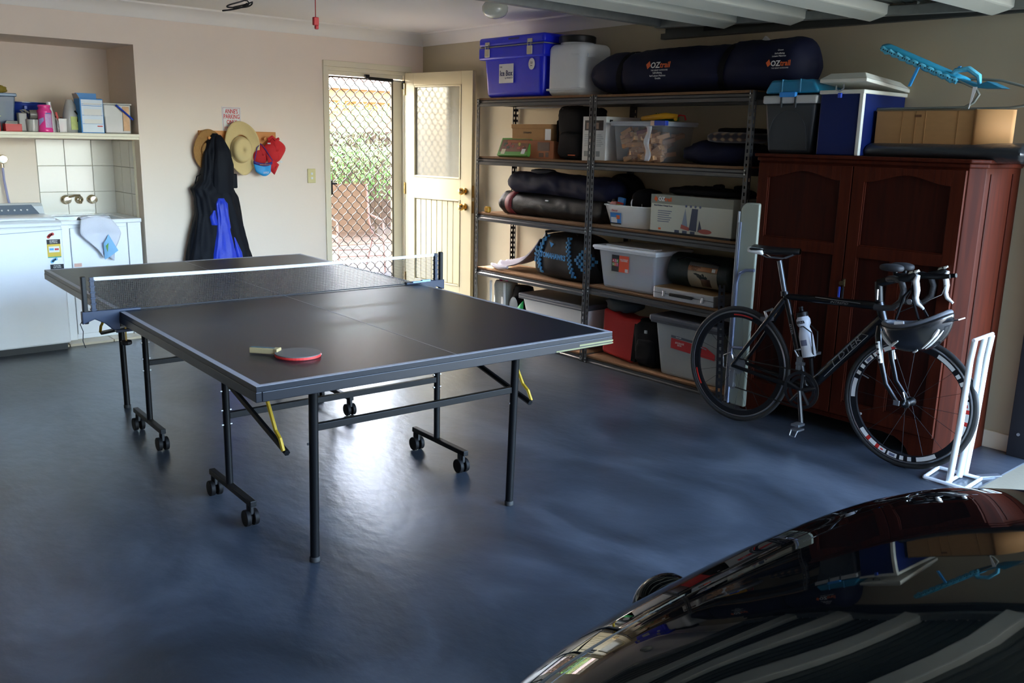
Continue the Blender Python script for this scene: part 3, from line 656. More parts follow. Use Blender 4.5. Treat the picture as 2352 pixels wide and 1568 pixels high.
b = loft(B(), smoothrows([(0, -.045, .05, -.03, .04), (.04, -.052, .055, -.035, .045), (.12, -.048, .055, -.033, .045), (.18, -.035, .045, -.025, .035), (.225, -.02, .02, -.015, .02)], 3), 24, .8)
b.obj('bottle_body', M('translucent_grey', '#b8b6b2', .25, clear=.15), t, smooth=True)
B().tube([(.02, -.036, .15), (.042, -.038, .12), (.035, -.038, .075)], .006, 6).obj('grip', mBlackP, t)
B().box(-.01, .035, -.0395, -.036, .02, .11).obj('label', M('green_print2', '#b9c46a', .5, var=.3, scale=40), t)
t = sh('small_jar', 'narrow clear jar holding a pink stick beside the pink bottle', 'jar', -2.985, .1)
B().taper(-.028, .028, -.025, .03, 0, .095, .003).obj('jar_body', mClr, t, bevel=.003)
B().cyl((-.004, 0, .006), (.002, 0, .07), .009, 8).obj('pink_stick', M('pink_plastic2', '#d35a80', .4), t)
B().box(-.012, .0, -.005, .003, .085, .14).xf(Matrix.Rotation(-.2, 4, 'Y')).obj('red_handle', mRed, t)
t = sh('clear_tub', 'low cloudy tub with orange pegs behind the small jar', 'tub', -2.945, .27)
B().taper(-.05, .05, -.05, .06, 0, .1, .006).obj('tub_body', mClr2, t, bevel=.004)
for k in range(5): B().box(-.03 + k * .014, -.02 + k * .014, -.02, .02, .05, .105 + .01 * (k % 2)).xf(Matrix.Rotation(.3 * (k - 2) * .5, 4, 'Y')).obj('peg', mOrange, t)
t = sh('white_bottle', 'slim white bottle with a white cap just behind the pink canister', 'bottle', -3.04, .165)
b = loft(B(), smoothrows([(0, -.03, .035, -.02, .02), (.1, -.03, .03, -.02, .02), (.165, -.02, .014, -.015, .015), (.178, -.014, .01, -.012, .012)], 3), 20, .85); b.obj('bottle_body', mWhiteP, t, smooth=True)
B().cyl((-.004, 0, .175), (-.004, 0, .205), .015, 14).obj('cap', mWhiteP, t)
t = sh('pink_canister', 'bright pink laundry powder canister with a wrapped label', 'canister', -3.098, .075)
mPk = M('hot_pink_plastic', '#ee3f96', .25, var=.03, coat=.4)
B().lathe([(.044, 0), (.046, .004), (.046, .022), (.0435, .026), (.0435, .125), (.046, .13), (.045, .142), (.036, .155), (.037, .165)], 28).obj('canister_body', mPk, t, smooth=True)
B().lathe([(.038, .163), (.04, .165), (.04, .178), (.037, .181)], 28).obj('lid', mPk, t, smooth=True)
def bend(r): return lambda co: Vector((math.sin(co.x / r) * r, co.y, (1 - math.cos(co.x / r)) * r * -1 + co.z))
B().grid(lambda u, v: (math.sin(-.2 + 1.1 * u) * .0442, -math.cos(-.2 + 1.1 * u) * .0442, .03 + .09 * v), 8, 1).obj('label', M('lilac_print', '#c9a4cf', .5, var=.2, scale=90), t)
B().grid(lambda u, v: (math.sin(-.1 + .9 * u) * .0447, -math.cos(-.1 + .9 * u) * .0447, .122 + .014 * v), 8, 1).obj('blue_label', mBluePr, t)
B().grid(lambda u, v: (math.sin(-1.2 + .8 * u) * .0446, -math.cos(-1.2 + .8 * u) * .0446, .04 + .035 * u + .045 * v * (1 - .5 * u)), 8, 3).obj('swirl_print', M('periwinkle_print', '#a9a0dc', .5), t)
t = sh('measuring_cup', 'clear measuring cup standing left of the pink canister', 'cup', -3.178, .08)
B().lathe([(.03, 0), (.035, .004), (.04, .08), (.04, .082), (.037, .082), (.032, .008), (.0, .006)], 24).obj('cup_body', mClr, t, smooth=True)
t = sh('scoop_cup', 'grey plastic scoop lying across the clear cups', 'scoop', -3.165, .11)
B().lathe([(.026, -.03), (.03, -.03), (.034, .045), (.03, .045), (.027, -.025)], 20, (0.01, 0, .115), 'x').obj('scoop_bowl', M('smoky_plastic', '#8f8a83', .25, clear=.3), t, smooth=True)
B().tube([(-.02, 0, .125), (-.05, -.005, .145), (-.075, -.005, .14), (-.055, 0, .125)], .006, 6).obj('scoop_handle', M('smoky_plastic'), t, smooth=True)
t = sh('tall_cup', 'tall cloudy plastic cup beside the red box', 'cup', -3.232, .11)
B().taper(-.028, .028, -.028, .028, 0, .125, .004).obj('cup_body', M('smoky_plastic'), t, bevel=.006)
t = sh('blue_basin', 'large dark blue plastic basin at the back of the laundry shelf', 'basin', -3.17, .38)
B().lathe([(.115, 0), (.12, .006), (.155, .19), (.163, .195), (.163, .2), (.15, .2), (.116, .012), (0, .01)], 32).obj('basin_body', M('cobalt_plastic', '#17348f', .3, coat=.3), t, smooth=True)
B().tube([(.158, 0, .19), (.19, -.005, .17), (.195, -.005, .12), (.165, -.01, .09)], .007, 8).obj('handle', mBlackP, t, smooth=True)
t = sh('spray_bottle', 'small clear spray bottle with blue nozzle in front of the blue basin', 'bottle', -3.185, .215)
B().lathe([(.02, 0), (.02, .08), (.008, .11), (.007, .15)], 14).obj('bottle_body', mClr2, t, smooth=True)
B().box(-.006, .016, -.01, .01, .15, .175).obj('nozzle', M('blue_plastic'), t, bevel=.003)
t = sh('bucket_tub', 'translucent blue-grey tub of cleaning cloths at the left end of the shelf', 'tub', -3.36, .2)
B().taper(-.1, .1, -.09, .1, 0, .235, .02).obj('tub_body', M('blue_translucent', '#6a7f98', .25, clear=.35), t, bevel=.01)
B().box(-.108, .108, -.098, .108, .228, .25).obj('lid', M('blue_grey_lid', '#6f8aa8', .3), t, bevel=.006)
soft(B(), (-.02, -.02, .14), (.07, .05, .07), .8, .8, .02, 18, 3).obj('cloths', M('lime_cloth', '#b9c06a', .9), t, smooth=True)
t = thing('folded_chamois', 'crumpled olive cloth on top of the blue-grey tub', 'cloth', (-3.375, .2, ZS + .251))
soft(B(), (0, 0, .028), (.085, .07, .03), .7, .8, .012, 16, 5).obj('cloth_body', M('olive_cloth', '#8d7a2c', .8, var=.3), t, smooth=True)
t = sh('red_box', 'low red cardboard box with a white printed lid on the laundry shelf', 'box', -3.30, .045)
B().box(-.055, .045, -.02, .06, 0, .05).obj('carton', M('box_red', '#c62420', .45), t, bevel=.003)
B().add([(-.055, -.02, .05), (.02, -.02, .05), (.035, .05, .068), (-.03, .05, .068)], [(0, 1, 2, 3)]).obj('open_flap', M('flap_white', '#d8d4ce', .6), t, solid=.002)
t = sh('red_carton', 'tall red carton at the far left edge of the laundry shelf', 'box', -3.43, .06)
B().box(-.05, .05, -.02, .06, 0, .1).obj('carton', M('box_red'), t, bevel=.003)

# ------------------------------------------------------------------ sign, peg rack, hats, coat
t = thing('parking_sign', 'white sign with red lettering on the wall above the coat rack', 'sign', (-1.795, -.001, 1.60))
B().box(-.075, .075, -.003, 0, -.11, .1).obj('sign_board', mPaper, t)
b = B(); 
for a in ((-.068, -.066, -.104, .094), (.066, .068, -.104, .094), (-.068, .068, .092, .094), (-.068, .068, -.104, -.102)): b.box(a[0], a[1], -.0038, -.003, a[2], a[3])
b.obj('border_line', M('pink_red_ink', '#c9465a', .6), t)
mSR = M('sign_red_ink', '#d83c3c', .6)
for s, z in (("ANNE'S", .066), ('PARKING', .027), ('ONLY', -.014)): text(s, .046, mSR, t, (0, -.0042, z), squeeze=.66, bold=.0006)
text('OTHERS TOWED', .02, mSR, t, (0, -.0042, -.055), squeeze=.8)
t = thing('coat_rack', 'pine board coat rack with pegs on the wall', 'coat rack', (-1.755, 0, 1.465))
B().box(-.31, .315, -.02, 0, -.06, .055).obj('rack_board', M('pine', '#d08a45', .5, var=.12, stretch=(1, 10, 10), scale=6), t, bevel=.003)
for x in (-.25, -.1, .05, .2, .27): B().lathe([(.008, 0), (.008, -.04), (.013, -.048), (.012, -.058), (0, -.062)], 12, (x, -.018, 0), 'y').obj('peg', M('pine'), t, smooth=True)
# straw sun hat
def brim(cx, cz, rx, rz, y0, wv, tilt=0., hole=.55, n=56, m=8, seed=0):
    def fn(u, v):
        a = u * 2 * PI; k = hole + (1 - hole) * v
        x = rx * k * math.cos(a); z = rz * k * math.sin(a); y = y0 - wv * math.sin(2 * a + seed) * (v ** 1.5) - .012 * v * math.sin(3 * a + 1)
        return (cx + x * math.cos(tilt) - z * math.sin(tilt), y, cz + x * math.sin(tilt) + z * math.cos(tilt))
    return B().grid(fn, n, m, wrapu=True)
mStraw = M('cream_felt', '#d9bf86', .85, var=.06, bump=.05)
t = thing('sun_hat', 'cream wide-brimmed sun hat hanging in the middle of the coat rack', 'hat', (-1.755, -.085, 1.392))
brim(0, 0, .135, .205, 0, .028, .1, .5, seed=.4).obj('brim', mStraw, t, solid=.003, smooth=80)
def crown(u, v):
    a = u * 2 * PI; k = [1, .98, .94, .88, .72, .4, 0.02][int(v * 6 + .01)]; h = [0, .02, .045, .062, .07, .067, .062][int(v * 6 + .01)]
    return (-.018 + .078 * k * math.cos(a), -h, -.01 + .1 * k * math.sin(a))
B().grid(crown, 36, 6, wrapu=True).obj('crown', mStraw, t, smooth=80, solid=.003)
B().grid(lambda u, v: (-.018 + .0795 * math.cos(u * 2 * PI), -.003 - .016 * v, -.01 + .102 * math.sin(u * 2 * PI)), 36, 1, wrapu=True).obj('hat_band', M('hat_band', '#b7a47a', .8), t, solid=.002, smooth=True)
t = thing('woven_hat', 'brown woven straw hat hanging behind the dark coat', 'hat', (-2.0, -.05, 1.37))
brim(0, 0, .125, .16, 0, .01, 0, .5, seed=2).obj('brim', M('brown_straw', '#a97c46', .9, var=.2, scale=60, bump=.4, bscale=120), t, solid=.003, smooth=80)
B().lathe([(.07, 0), (.066, -.02), (.05, -.03), (.0, -.032)], 28, (0, 0, 0), 'y').obj('crown', M('brown_straw'), t, smooth=True)
# red caps
mRedC = M('red_cap_cotton', '#cf1f26', .75, bump=.1, bscale=150)
t = thing('red_bucket_cap', 'red cotton cap hanging at the right end of the coat rack', 'cap', (-1.49, -.07, 1.36))
def cr(u, v):
    a = u * 2 * PI; r = math.sin(v * PI / 2 * .98 + .02)
    return (.005 + .085 * r * math.cos(a) + .01 * math.sin(3 * a + v), -.055 * math.cos(v * PI / 2) - .006 * math.sin(5 * a) * v, .02 + .095 * r * math.sin(a))
B().grid(cr, 32, 10, wrapu=True).obj('crown', mRedC, t, smooth=80, solid=.003)
B().add([(-.085, -.04, .0), (.0, -.055, -.075), (.025, -.04, -.09), (-.015, -.035, -.17), (-.055, -.045, -.135)], [(0, 1, 2, 3, 4)]).obj('peak', mRedC, t, solid=.004, smooth=True)
B().tube([(-.06, -.035, .1), (-.03, -.045, .125), (.0, -.04, .1), (.03, -.04, .11)], .012, 6).obj('strap', mRedC, t, smooth=True)
B().box(-.07, -.045, -.048, -.04, .068, .078).obj('buckle', mZinc, t); B().box(.035, .055, -.04, -.036, -.075, -.062).obj('tag', mPaper, t)
t = thing('red_blue_cap', 'red cap with a sky blue peak hanging beside the sun hat', 'cap', (-1.6, -.06, 1.33))
B().grid(cr, 32, 10, wrapu=True).xf(Matrix.Scale(.85, 4)).obj('crown', M('red_cap_dark', '#c01f24', .8), t, smooth=80, solid=.003)
B().grid(lambda u, v: ((u - .5) * (.16 - .03 * v), -.05 - .022 * math.sin(PI * u), -.052 - .0 - .06 * v * (1) - .028 * math.sin(PI * u) * (.3 + v)), 12, 4).obj('peak', M('sky_blue_peak', '#2d9ee0', .5), t, solid=.004, smooth=True, label='sky blue peak')
B().grid(lambda u, v: ((u - .5) * .165, -.055 - .024 * math.sin(PI * u), -.03 - .022 * v - .02 * math.sin(PI * u)), 12, 2).obj('sweatband', M('purple_band', '#3a2a7a', .6), t, solid=.003, smooth=True)
text('asics', .03, mPaper, t, (.005, -.0835, -.118), rot=(PI / 2, 0, 0), shear=.2, squeeze=.8); text('MARATHON', .016, M('gold_ink', '#d08a2a', .5), t, (0, -.084, -.061))
B().tube([(-.075, -.06, -.03), (-.045, -.05, .07), (-.012, -.045, .1), (.02, -.055, .06), (.075, -.06, -.03)], .004, 6).obj('chin_strap', M('purple_band'), t, smooth=True)
# the hanging coat
t = thing('hooded_coat', 'dark navy hooded raincoat with bright blue lining hanging on the coat rack', 'coat', (-1.975, 0, 0))
mCoat = M('navy_raincoat', '#080d18', .65, var=.15, bump=.1, bscale=60, spec=.2)
rows = smoothrows([(.40, -.28, .28, -.15, -.012), (.55, -.262, .258, -.16, -.012), (.72, -.225, .215, -.16, -.012), (.9, -.175, .18, -.155, -.012), (1.02, -.175, .16, -.15, -.012), (1.09, -.19, .135, -.145, -.012),
                   (1.15, -.13, .125, -.14, -.012), (1.25, -.1, .13, -.135, -.015), (1.36, -.085, .115, -.13, -.02), (1.43, -.055, .09, -.11, -.025), (1.48, -.015, .055, -.085, -.03), (1.5, .005, .035, -.07, -.035)], 5)
loft(B(), rows, 72, .75, .09, 7, 1.3).obj('coat_body', mCoat, t, smooth=80)
rows = smoothrows([(1.06, -.055, .11, -.16, -.10), (1.15, -.05, .115, -.17, -.1), (1.27, -.035, .12, -.17, -.1), (1.38, -.02, .1, -.16, -.08), (1.46, .0, .07, -.12, -.05), (1.49, .02, .05, -.1, -.05)], 4)
loft(B(), rows, 40, .8, .06, 4, .5).obj('hood', mCoat, t, smooth=80)
mLin = M('royal_blue_lining', '#0a35c4', .5, bump=.15, bscale=40, sheen=.2)
rows = smoothrows([(.40, -.10, .125, -.185, -.12), (.6, -.085, .1, -.185, -.12), (.75, -.05, .07, -.18, -.12), (.88, -.035, .055, -.175, -.12), (.98, -.04, .05, -.17, -.12), (1.02, -.02, .03, -.155, -.12)], 5)
loft(B(), rows, 40, .7, .14, 5, 2.).obj('lining', mLin, t, smooth=80, label='bright royal blue lining showing down the front')
rows = smoothrows([(.42, .135, .175, -.17, -.13), (.6, .1, .15, -.17, -.13), (.72, .085, .1, -.16, -.13)], 4)
loft(B(), rows, 24, .8, .05, 3).obj('lining', mLin, t, smooth=80)
rows = smoothrows([(.82, -.085, -.03, -.17, -.12), (.88, -.095, -.04, -.172, -.12), (.93, -.07, -.045, -.165, -.12)], 4)
loft(B(), rows, 20, .8, .08, 3).obj('lining', mLin, t, smooth=80)
B().box(.125, .165, -.1, -.05, 1.09, 1.2).obj('cuff', mCoat, t, bevel=.008)
B().tube([(-.11, -.08, 1.2), (-.14, -.06, 1.18), (-.16, -.055, 1.1)], .004, 6).obj('hanging_loop', mBlackF, t)
# ================================================================== two steel shelving units on the right wall
def post_bm(h):
    """folded angle post with punched slots: faces left as real holes"""
    b = B(); w = .03; p = .04; n = int(h / p)
    def strip(f):
        for i in range(n):
            z = i * p
            b.add([f(0, z), f(w * .33, z), f(w * .33, z + p), f(0, z + p)], [(0, 1, 2, 3)])
            b.add([f(w * .68, z), f(w, z), f(w, z + p), f(w * .68, z + p)], [(0, 1, 2, 3)])
            b.add([f(w * .33, z), f(w * .68, z), f(w * .68, z + p * .5), f(w * .33, z + p * .5)], [(0, 1, 2, 3)])
    strip(lambda a, z: (a, 0, z)); strip(lambda a, z: (0, a, z))
    return b
def beam_bm(L_):
    return B().prism([(0, 0), (.012, 0), (.012, -.006), (.005, -.012), (.005, -.026), (-.002, -.032), (-.002, -.052), (.012, -.055), (.014, -.05), (.014, 0)], 0, L_, 'x')
def shelf_unit(label, y0, x0, L_, levels, rz):
    t = thing('steel_shelving', label, 'shelving', (x0, y0, 0), rz, 'grey steel garage shelving units')
    D = .39; H = levels[-1] + .01
    pm = None
    for (x, y, r) in ((0, 0, 0), (L_, 0, PI / 2), (L_, D, PI), (0, D, -PI / 2)):
        if pm is None: pm = q = post_bm(H).obj('post', mSteel, t, solid=.0018, fix=False)
        else: q = pm.copy(); COL.objects.link(q); q.parent = t
        q.location = (x, y, 0); q.rotation_euler = (0, 0, r)
        B().box(-.004, .034, -.004, .034, 0, .006).xf(Matrix.Translation((x, y, 0)) @ Matrix.Rotation(r, 4, 'Z')).obj('post_foot', mBlackP, t)
    for z in levels:
        for (x, y, r) in ((.004, .003, 0), (L_ - .004, D - .003, PI)):
            beam_bm(L_ - .008).obj('beam', mSteel, t, loc=(x, y, z - .008), rot=(0, 0, r), bevel=.001)
        for x in (.004, L_ - .018): B().box(x, x + .014, .01, D - .01, z - .05, z - .008).obj('side_beam', mSteel, t)
        B().box(.012, L_ - .012, .01, D - .01, z - .014, z).obj('shelf_board', mChip, t)
        for x in (.02, L_ - .02): B().cyl((x, -.006, z - .02), (x, 0, z - .02), .005, 8).cyl((x, -.006, z - .042), (x, 0, z - .042), .005, 8).obj('rivet', mZinc, t)
    return t
LV1 = (.055, .52, .948, 1.375, 1.805); LV2 = (.05, .545, .955, 1.382, 1.802)
shelf_unit('left grey steel shelving unit nearest the open door', -1.283, -.404, 1.245, LV1, RZ - .012)
shelf_unit('right grey steel shelving unit next to the wooden wardrobe', -2.536, -.42, 1.247, LV2, RZ - .012)
def on(name, label, cat, y, z, x=-.40, group=None, rz=RZ): return thing(name, label, cat, (x, y, z), rz, group)

# ---- top shelf
z = 1.806
t = on('ice_box', 'large royal blue ice box with steel latches on top of the shelving', 'cooler', -1.345, z, -.40)
mIce = M('royal_blue_polyethylene', '#0d20d8', .4, var=.04, coat=.1)
W_ = .66
B().taper(0, W_, 0, .36, 0, .33, .02).obj('body', mIce, t, bevel=.035, smooth=True, seg=4)
B().box(-.03, W_ + .03, -.02, .38, .27, .355).obj('rim', mIce, t, bevel=.012, smooth=True)
B().box(-.03, W_ + .03, -.02, .38, .36, .425).obj('lid', mIce, t, bevel=.02, smooth=True, seg=3)
B().box(-.028, W_ + .028, -.018, .378, .354, .361).obj('gasket', M('grey_gasket', '#8a8c8e', .6), t)
B().box(.31, .43, -.022, -.005, .395, .41).obj('finger_slot', M('dark_blue_slot', '#121c70', .5), t, bevel=.004)
for x in (.05, .52):
    B().box(x, x + .055, -.03, -.019, .285, .345).obj('latch', M('steel_latch', '#b9b5a5', .3, .9), t, bevel=.006)
    B().box(x + .003, x + .052, -.026, -.018, .365, .392).obj('latch_catch', M('steel_latch'), t, bevel=.002)
    B().tube([(x + .01, -.028, .34), (x + .01, -.03, .372), (x + .045, -.03, .372), (x + .045, -.028, .34)], .003, 5).obj('latch_wire', mZinc, t)
card(t, 'sticker', mPaper, .185, .345, .10, .235, y=.006, t=.002)
text('THE', .016, M('ink_grey', '#6a6f86', .6), t, (.205, .0035, .213), rot=(PI / 2, 0, 0))
text('Ice Box', .054, M('ink_navy', '#26305c', .6), t, (.265, .0032, .168), squeeze=.86, bold=.0012)
text('by WAECO', .017, M('ink_grey'), t, (.295, .0035, .135))
B().lathe([(.033, .0), (.033, -.002)], 24, (.545, .002, .222), 'y', sy=1.2).obj('round_sticker', mPaper, t)
text('53', .022, mInk, t, (.545, -.0012, .229)); text('litres', .009, mInk, t, (.545, -.0012, .211))
t = on('water_drum', 'white translucent plastic drum with a black screw lid beside the blue ice box', 'drum', -2.02, z, -.37)
mDrum = M('natural_polyethylene', '#e2e6e8', .35, var=.05, trans=.1)
B().box(0, .34, 0, .30, .0, .345).obj('drum_body', mDrum, t, bevel=.045, smooth=True, seg=5)
B().box(-.003, .343, -.003, .303, .035, .05).obj('mould_line', mDrum, t, bevel=.004)
B().cyl((.15, .14, .33), (.15, .14, .36), .115, 32).obj('neck', mDrum, t, smooth=True)
B().lathe([(.125, .355), (.128, .36), (.128, .395), (.118, .402)], 40, (.15, .14, 0)).obj('screw_lid', mBlackP, t, smooth=True)
B().box(.342, .352, .05, .12, .25, .275).box(.24, .31, -.004, .0, .262, .272).obj('moulded_grip', mDrum, t, bevel=.006)
# long navy rolled bag
def roll(b, L_, fr, n=40, m=60, axis='x', seed=0, amp=.01, squash=1., straps=(), bow=lambda u: 0.):
    def fn(u, v):
        a = u * 2 * PI; r = fr(v) ; x = v * L_
        q = Vector((x * 4, math.cos(a) * 1.1 + seed, math.sin(a) * 1.1))
        r *= 1 + amp / .12 * noise.noise(q * 1.4) + .5 * amp / .12 * (1 - abs(noise.noise(Vector((x * 9, math.cos(a) * 2 + seed, math.sin(a) * 2 + x * 4))))) ** 4
        for s in straps: r *= 1 - .07 * math.exp(-((v - s) / .018) ** 2)
        zz = math.sin(a) * r * squash; return (x, math.cos(a) * r, max(zz, -.93 * fr(.5) * squash) + bow(v))
    return b.grid(fn, n, m, wrapu=True)
t = on('rolled_bag', 'long navy rolled bag with two black straps lying on the top shelf', 'bag', -2.385, z, -.245)
L_ = 1.665
fr_ = lambda v: (.0 if v > .995 else 1) * (.055 + .085 * min(1, v / .12) ** .6 + .012 * v) * (1 if v < .93 else max(.0, 1 - ((v - .93) / .07) ** 2.4 * .75)) * (1 if v > .004 else .6) * (.95 if v > .002 else 0.3)
roll(B(), L_, fr_, 44, 84, seed=1, amp=.009, straps=(.195, .675)).xf(Matrix.Translation((0, 0, .132))).obj('bag_body', mNavy, t, smooth=80)
for s in (.195, .675):
    r0 = fr_(s) * .985
    b = B().grid(lambda u, v: ((s + .012 * (v - .5) * 2) * L_ + .03 * math.sin(u * 2 * PI), math.cos(u * 2 * PI) * r0 * 1.0, max(math.sin(u * 2 * PI) * r0, -.128) + .132), 40, 1, wrapu=True)
    b.obj('strap', mBlackF, t, solid=.005)
def rb(r, z0): return lambda co: Vector((co.x, -math.cos((co.y + z0) / r) * (r + .0) - co.z, math.sin((co.y + z0) / r) * r + .132))
def oz(t, x, zc, r, k=1.):
    f = lambda dz: rb(r + .004, zc + dz)
    b = B().add([(x - .085 * k, -.02 * k, 0), (x - .062 * k, -.002 * k, 0), (x - .078 * k, .03 * k, 0), (x - .1 * k, .008 * k, 0)], [(0, 1, 2, 3)]); b.v = [tuple(f(0)(Vector(v))) for v in b.v]; b.obj('logo_mark', mOrange, t, solid=.001)
    text('OZ', .05 * k, mPaper, t, (x - .026 * k, 0, 0), rot=(0, 0, 0), bend=f(0), bold=.001); text('trail', .05 * k, mOrange, t, (x + .052 * k, 0, 0), rot=(0, 0, 0), bend=f(0), bold=.001)
    text('THE GREAT OUTDOORS', .012 * k, mPaper, t, (x + .01 * k, 0, 0), rot=(0, 0, 0), bend=f(-.03 * k), thick=.0003)
oz(t, .66, .03, .144)
for s, dz in (('Self-inflating', -.035), ('4x4 Leisure Mattress', -.052), ('Double', -.068)): text(s, .015, mPaper, t, (.655, 0, 0), rot=(0, 0, 0), bend=rb(.148, dz + .02), thick=.0004)
oz(t, 1.515, -.0, .151, .8)
for s, dz in (('Queen', .075), ('Self-inflating', .055), ('Leisure Mattress', .04)): text(s, .013, mPaper, t, (1.51, 0, 0), rot=(0, 0, 0), bend=rb(.155, dz), thick=.0004)

# ---- second shelf
z = 1.376
t = on('game_box', 'flat green picture box leaning against a brown box on the second shelf', 'box', -1.525, z, -.40)
Q = Matrix.Rotation(-.42, 4, 'X') @ Matrix.Rotation(-.02, 4, 'Y')
def tb_(b, name, mat, **k): return b.xf(Matrix.Translation((0, .0, .012)) @ Q).obj(name, mat, t, **k)
tb_(B().box(0, .335, 0, .03, 0, .14), 'carton', mGreenPr, bevel=.002)
tb_(B().box(.015, .32, -.0015, 0, .03, .125), 'picture', M('picture_brown', '#7a5138', .5, var=.5, scale=22))
random.seed(9)
for k in range(16):
    x = random.uniform(.03, .28); zz = random.uniform(.04, .1)
    tb_(B().box(x, x + random.uniform(.015, .04), -.003, -.0015, zz, zz + random.uniform(.008, .02)), 'picture_patch', random.choice([M('patch_a', '#b05a48', .5), M('patch_b', '#c8783c', .5), M('patch_c', '#3c4636', .5), M('patch_d', '#cdbb5a', .5), M('patch_e', '#8f4a4a', .5)]))
tb_(B().box(.04, .085, -.0032, -.002, .01, .05), 'label_patch', M('pale_label', '#d8d3a8', .5)); tb_(B().box(.265, .305, -.0032, -.002, .012, .05), 'label_patch', mPaper)
t = on('brown_box', 'reddish brown cardboard box behind the green picture box', 'box', -1.60, z, -.36)
B().box(0, .50, 0, .18, 0, .125).obj('carton', M('red_brown_card', '#a0603a', .8, var=.1), t, bevel=.002)
B().box(.335, .46, -.001, 0, .055, .115).obj('printed_patch', M('dark_brown_print', '#5a3c2a', .6, var=.3), t); B().box(.35, .4, -.001, 0, .01, .04).box(.42, .45, -.001, 0, .012, .045).obj('printed_patch', M('dark_brown_print'), t)
t = on('carton_box', 'tan cardboard carton with a lid standing on the reddish brown box', 'box', -1.635, z + .125, -.345)
B().box(0, .42, 0, .2, 0, .10).obj('carton', mCard, t, bevel=.002)
B().box(-.006, .426, -.006, .206, .085, .115).obj('lid', mCard, t, bevel=.003)
text('DYNAMO', .02, M('ink_brown', '#5e5142', .7), t, (.17, -.001, .055))
card(t, 'paper_label', mPaper, .36, .42, .005, .082)
t = on('backpack', 'tall black backpack standing on the second shelf behind the post', 'backpack', -2.265, z, -.25)
soft(B(), (0, 0, .178), (.155, .11, .178), .35, .5, .02, 7, 11).obj('pack_body', mBlackF, t, smooth=80)
soft(B(), (.0, -.09, .1), (.12, .035, .09), .4, .5, .01, 9, 12).obj('front_pocket', mBlackF, t, smooth=80)
soft(B(), (.12, .02, .3), (.06, .06, .05), .6, .6, .015, 12, 14).obj('top_flap', mBlackF, t, smooth=80)
B().tube([(-.12, -.04, .3), (-.17, -.07, .26), (-.165, -.07, .12)], .008, 6).obj('strap', mBlackF, t, smooth=True)
B().box(-.11, -.098, -.09, -.08, .32, .345).obj('buckle', mZinc, t); B().box(.0, .07, -.128, -.125, .03, .036).obj('orange_mark', mOrange, t)
t = on('white_carton', 'tall white carton with a dark photo panel between the shelving posts', 'box', -2.40, z, -.375)
B().box(0, .215, 0, .33, 0, .29).obj('carton', M('carton_white', '#efede6', .5, var=.03), t, bevel=.002)
B().box(.02, .19, -.0012, 0, .2, .265).obj('photo_panel', M('dark_photo', '#4d453f', .5, var=.4, scale=40), t)
for x in (.035, .12): B().box(x, x + .03, -.002, -.001, .21, .25).obj('photo_figure', M('skin_print', '#a98d78', .5, var=.3, scale=80), t)
for x in (.02, .13):
    for k in range(7): B().box(x, x + .045 + .01 * (k % 3), -.0012, 0, .17 - k * .012, .173 - k * .012).obj('text_line', M('pale_grey_ink', '#a9a9a6', .6), t)
    B().box(x, x + .035, -.0012, 0, .03, .065).obj('text_block', M('pale_grey_ink'), t)
B().box(.216, .2165, .03, .06, .255, .27).obj('side_mark', mInk, t)
t = on('block_tub', 'clear plastic tub full of wooden toy blocks on the second shelf', 'tub', -2.70, z + .006, -.40)
mTubC = M('frosted_clear_plastic', '#c5c9cb', .3, var=.04, clear=.78, coat=.2)
def tub(t, W_, Dp, H_, mat, tp=.015, rim=.008, lidm=None, lidh=.02):
    b = B()
    vs = lambda i: [(tp + i, tp + i, i), (W_ - tp - i, tp + i, i), (W_ - tp - i, Dp - tp - i, i), (tp + i, Dp - tp - i, i)]
    b.add(vs(0) + [(0, 0, H_), (W_, 0, H_), (W_, Dp, H_), (0, Dp, H_)], [(0, 3, 2, 1), (0, 1, 5, 4), (1, 2, 6, 5), (2, 3, 7, 6), (3, 0, 4, 7)])
    b.obj('tub_body', mat, t, bevel=.018, seg=3, smooth=True)
    r = B(); e = rim
    r.box(-e, W_ + e, -e, .004, H_ - .012, H_ + .004).box(-e, W_ + e, Dp - .004, Dp + e, H_ - .012, H_ + .004).box(-e, .004, .004, Dp - .004, H_ - .012, H_ + .004).box(W_ - .004, W_ + e, .004, Dp - .004, H_ - .012, H_ + .004)
    r.obj('tub_rim', lidm or mat, t, bevel=.003)
tub(t, .43, .30, .235, mTubC, .02, .012, M('clear_grey_lid', '#b9bec2', .3, clear=.15))
B().box(-.014, .445, -.014, .315, .236, .252).obj('lid', M('clear_grey_lid'), t, bevel=.006)
B().box(.36, .452, -.018, .01, .226, .256).obj('clip', M('blue_plastic'), t, bevel=.004, label='blue lid clip'); B().box(.33, .36, -.018, .01, .226, .256).obj('clip_latch', M('peach_plastic', '#e8c4a8', .4), t, bevel=.003)
B().grid(lambda u, v: (.305 + .04 * (v - .5) + .01 * math.sin(u * 9), -.006 - .004 * math.sin(u * 14 + v * 3), .01 + .22 * u), 14, 3).obj('torn_film', M('cling_film', '#e6e8ea', .1, clear=.4, coat=1), t, solid=.001, smooth=True)
random.seed(21)
mBlk = [M('wood_block_a', '#c08a56', .6, var=.12, stretch=(1, 8, 8)), M('wood_block_b', '#a8734a', .6, var=.12), M('wood_block_c', '#cf9c68', .6, var=.1), M('block_blue', '#3c5a86', .5), M('block_red', '#b8403a', .5), M('block_maroon', '#7c3a3c', .6)]
bm0 = None; nb = 0
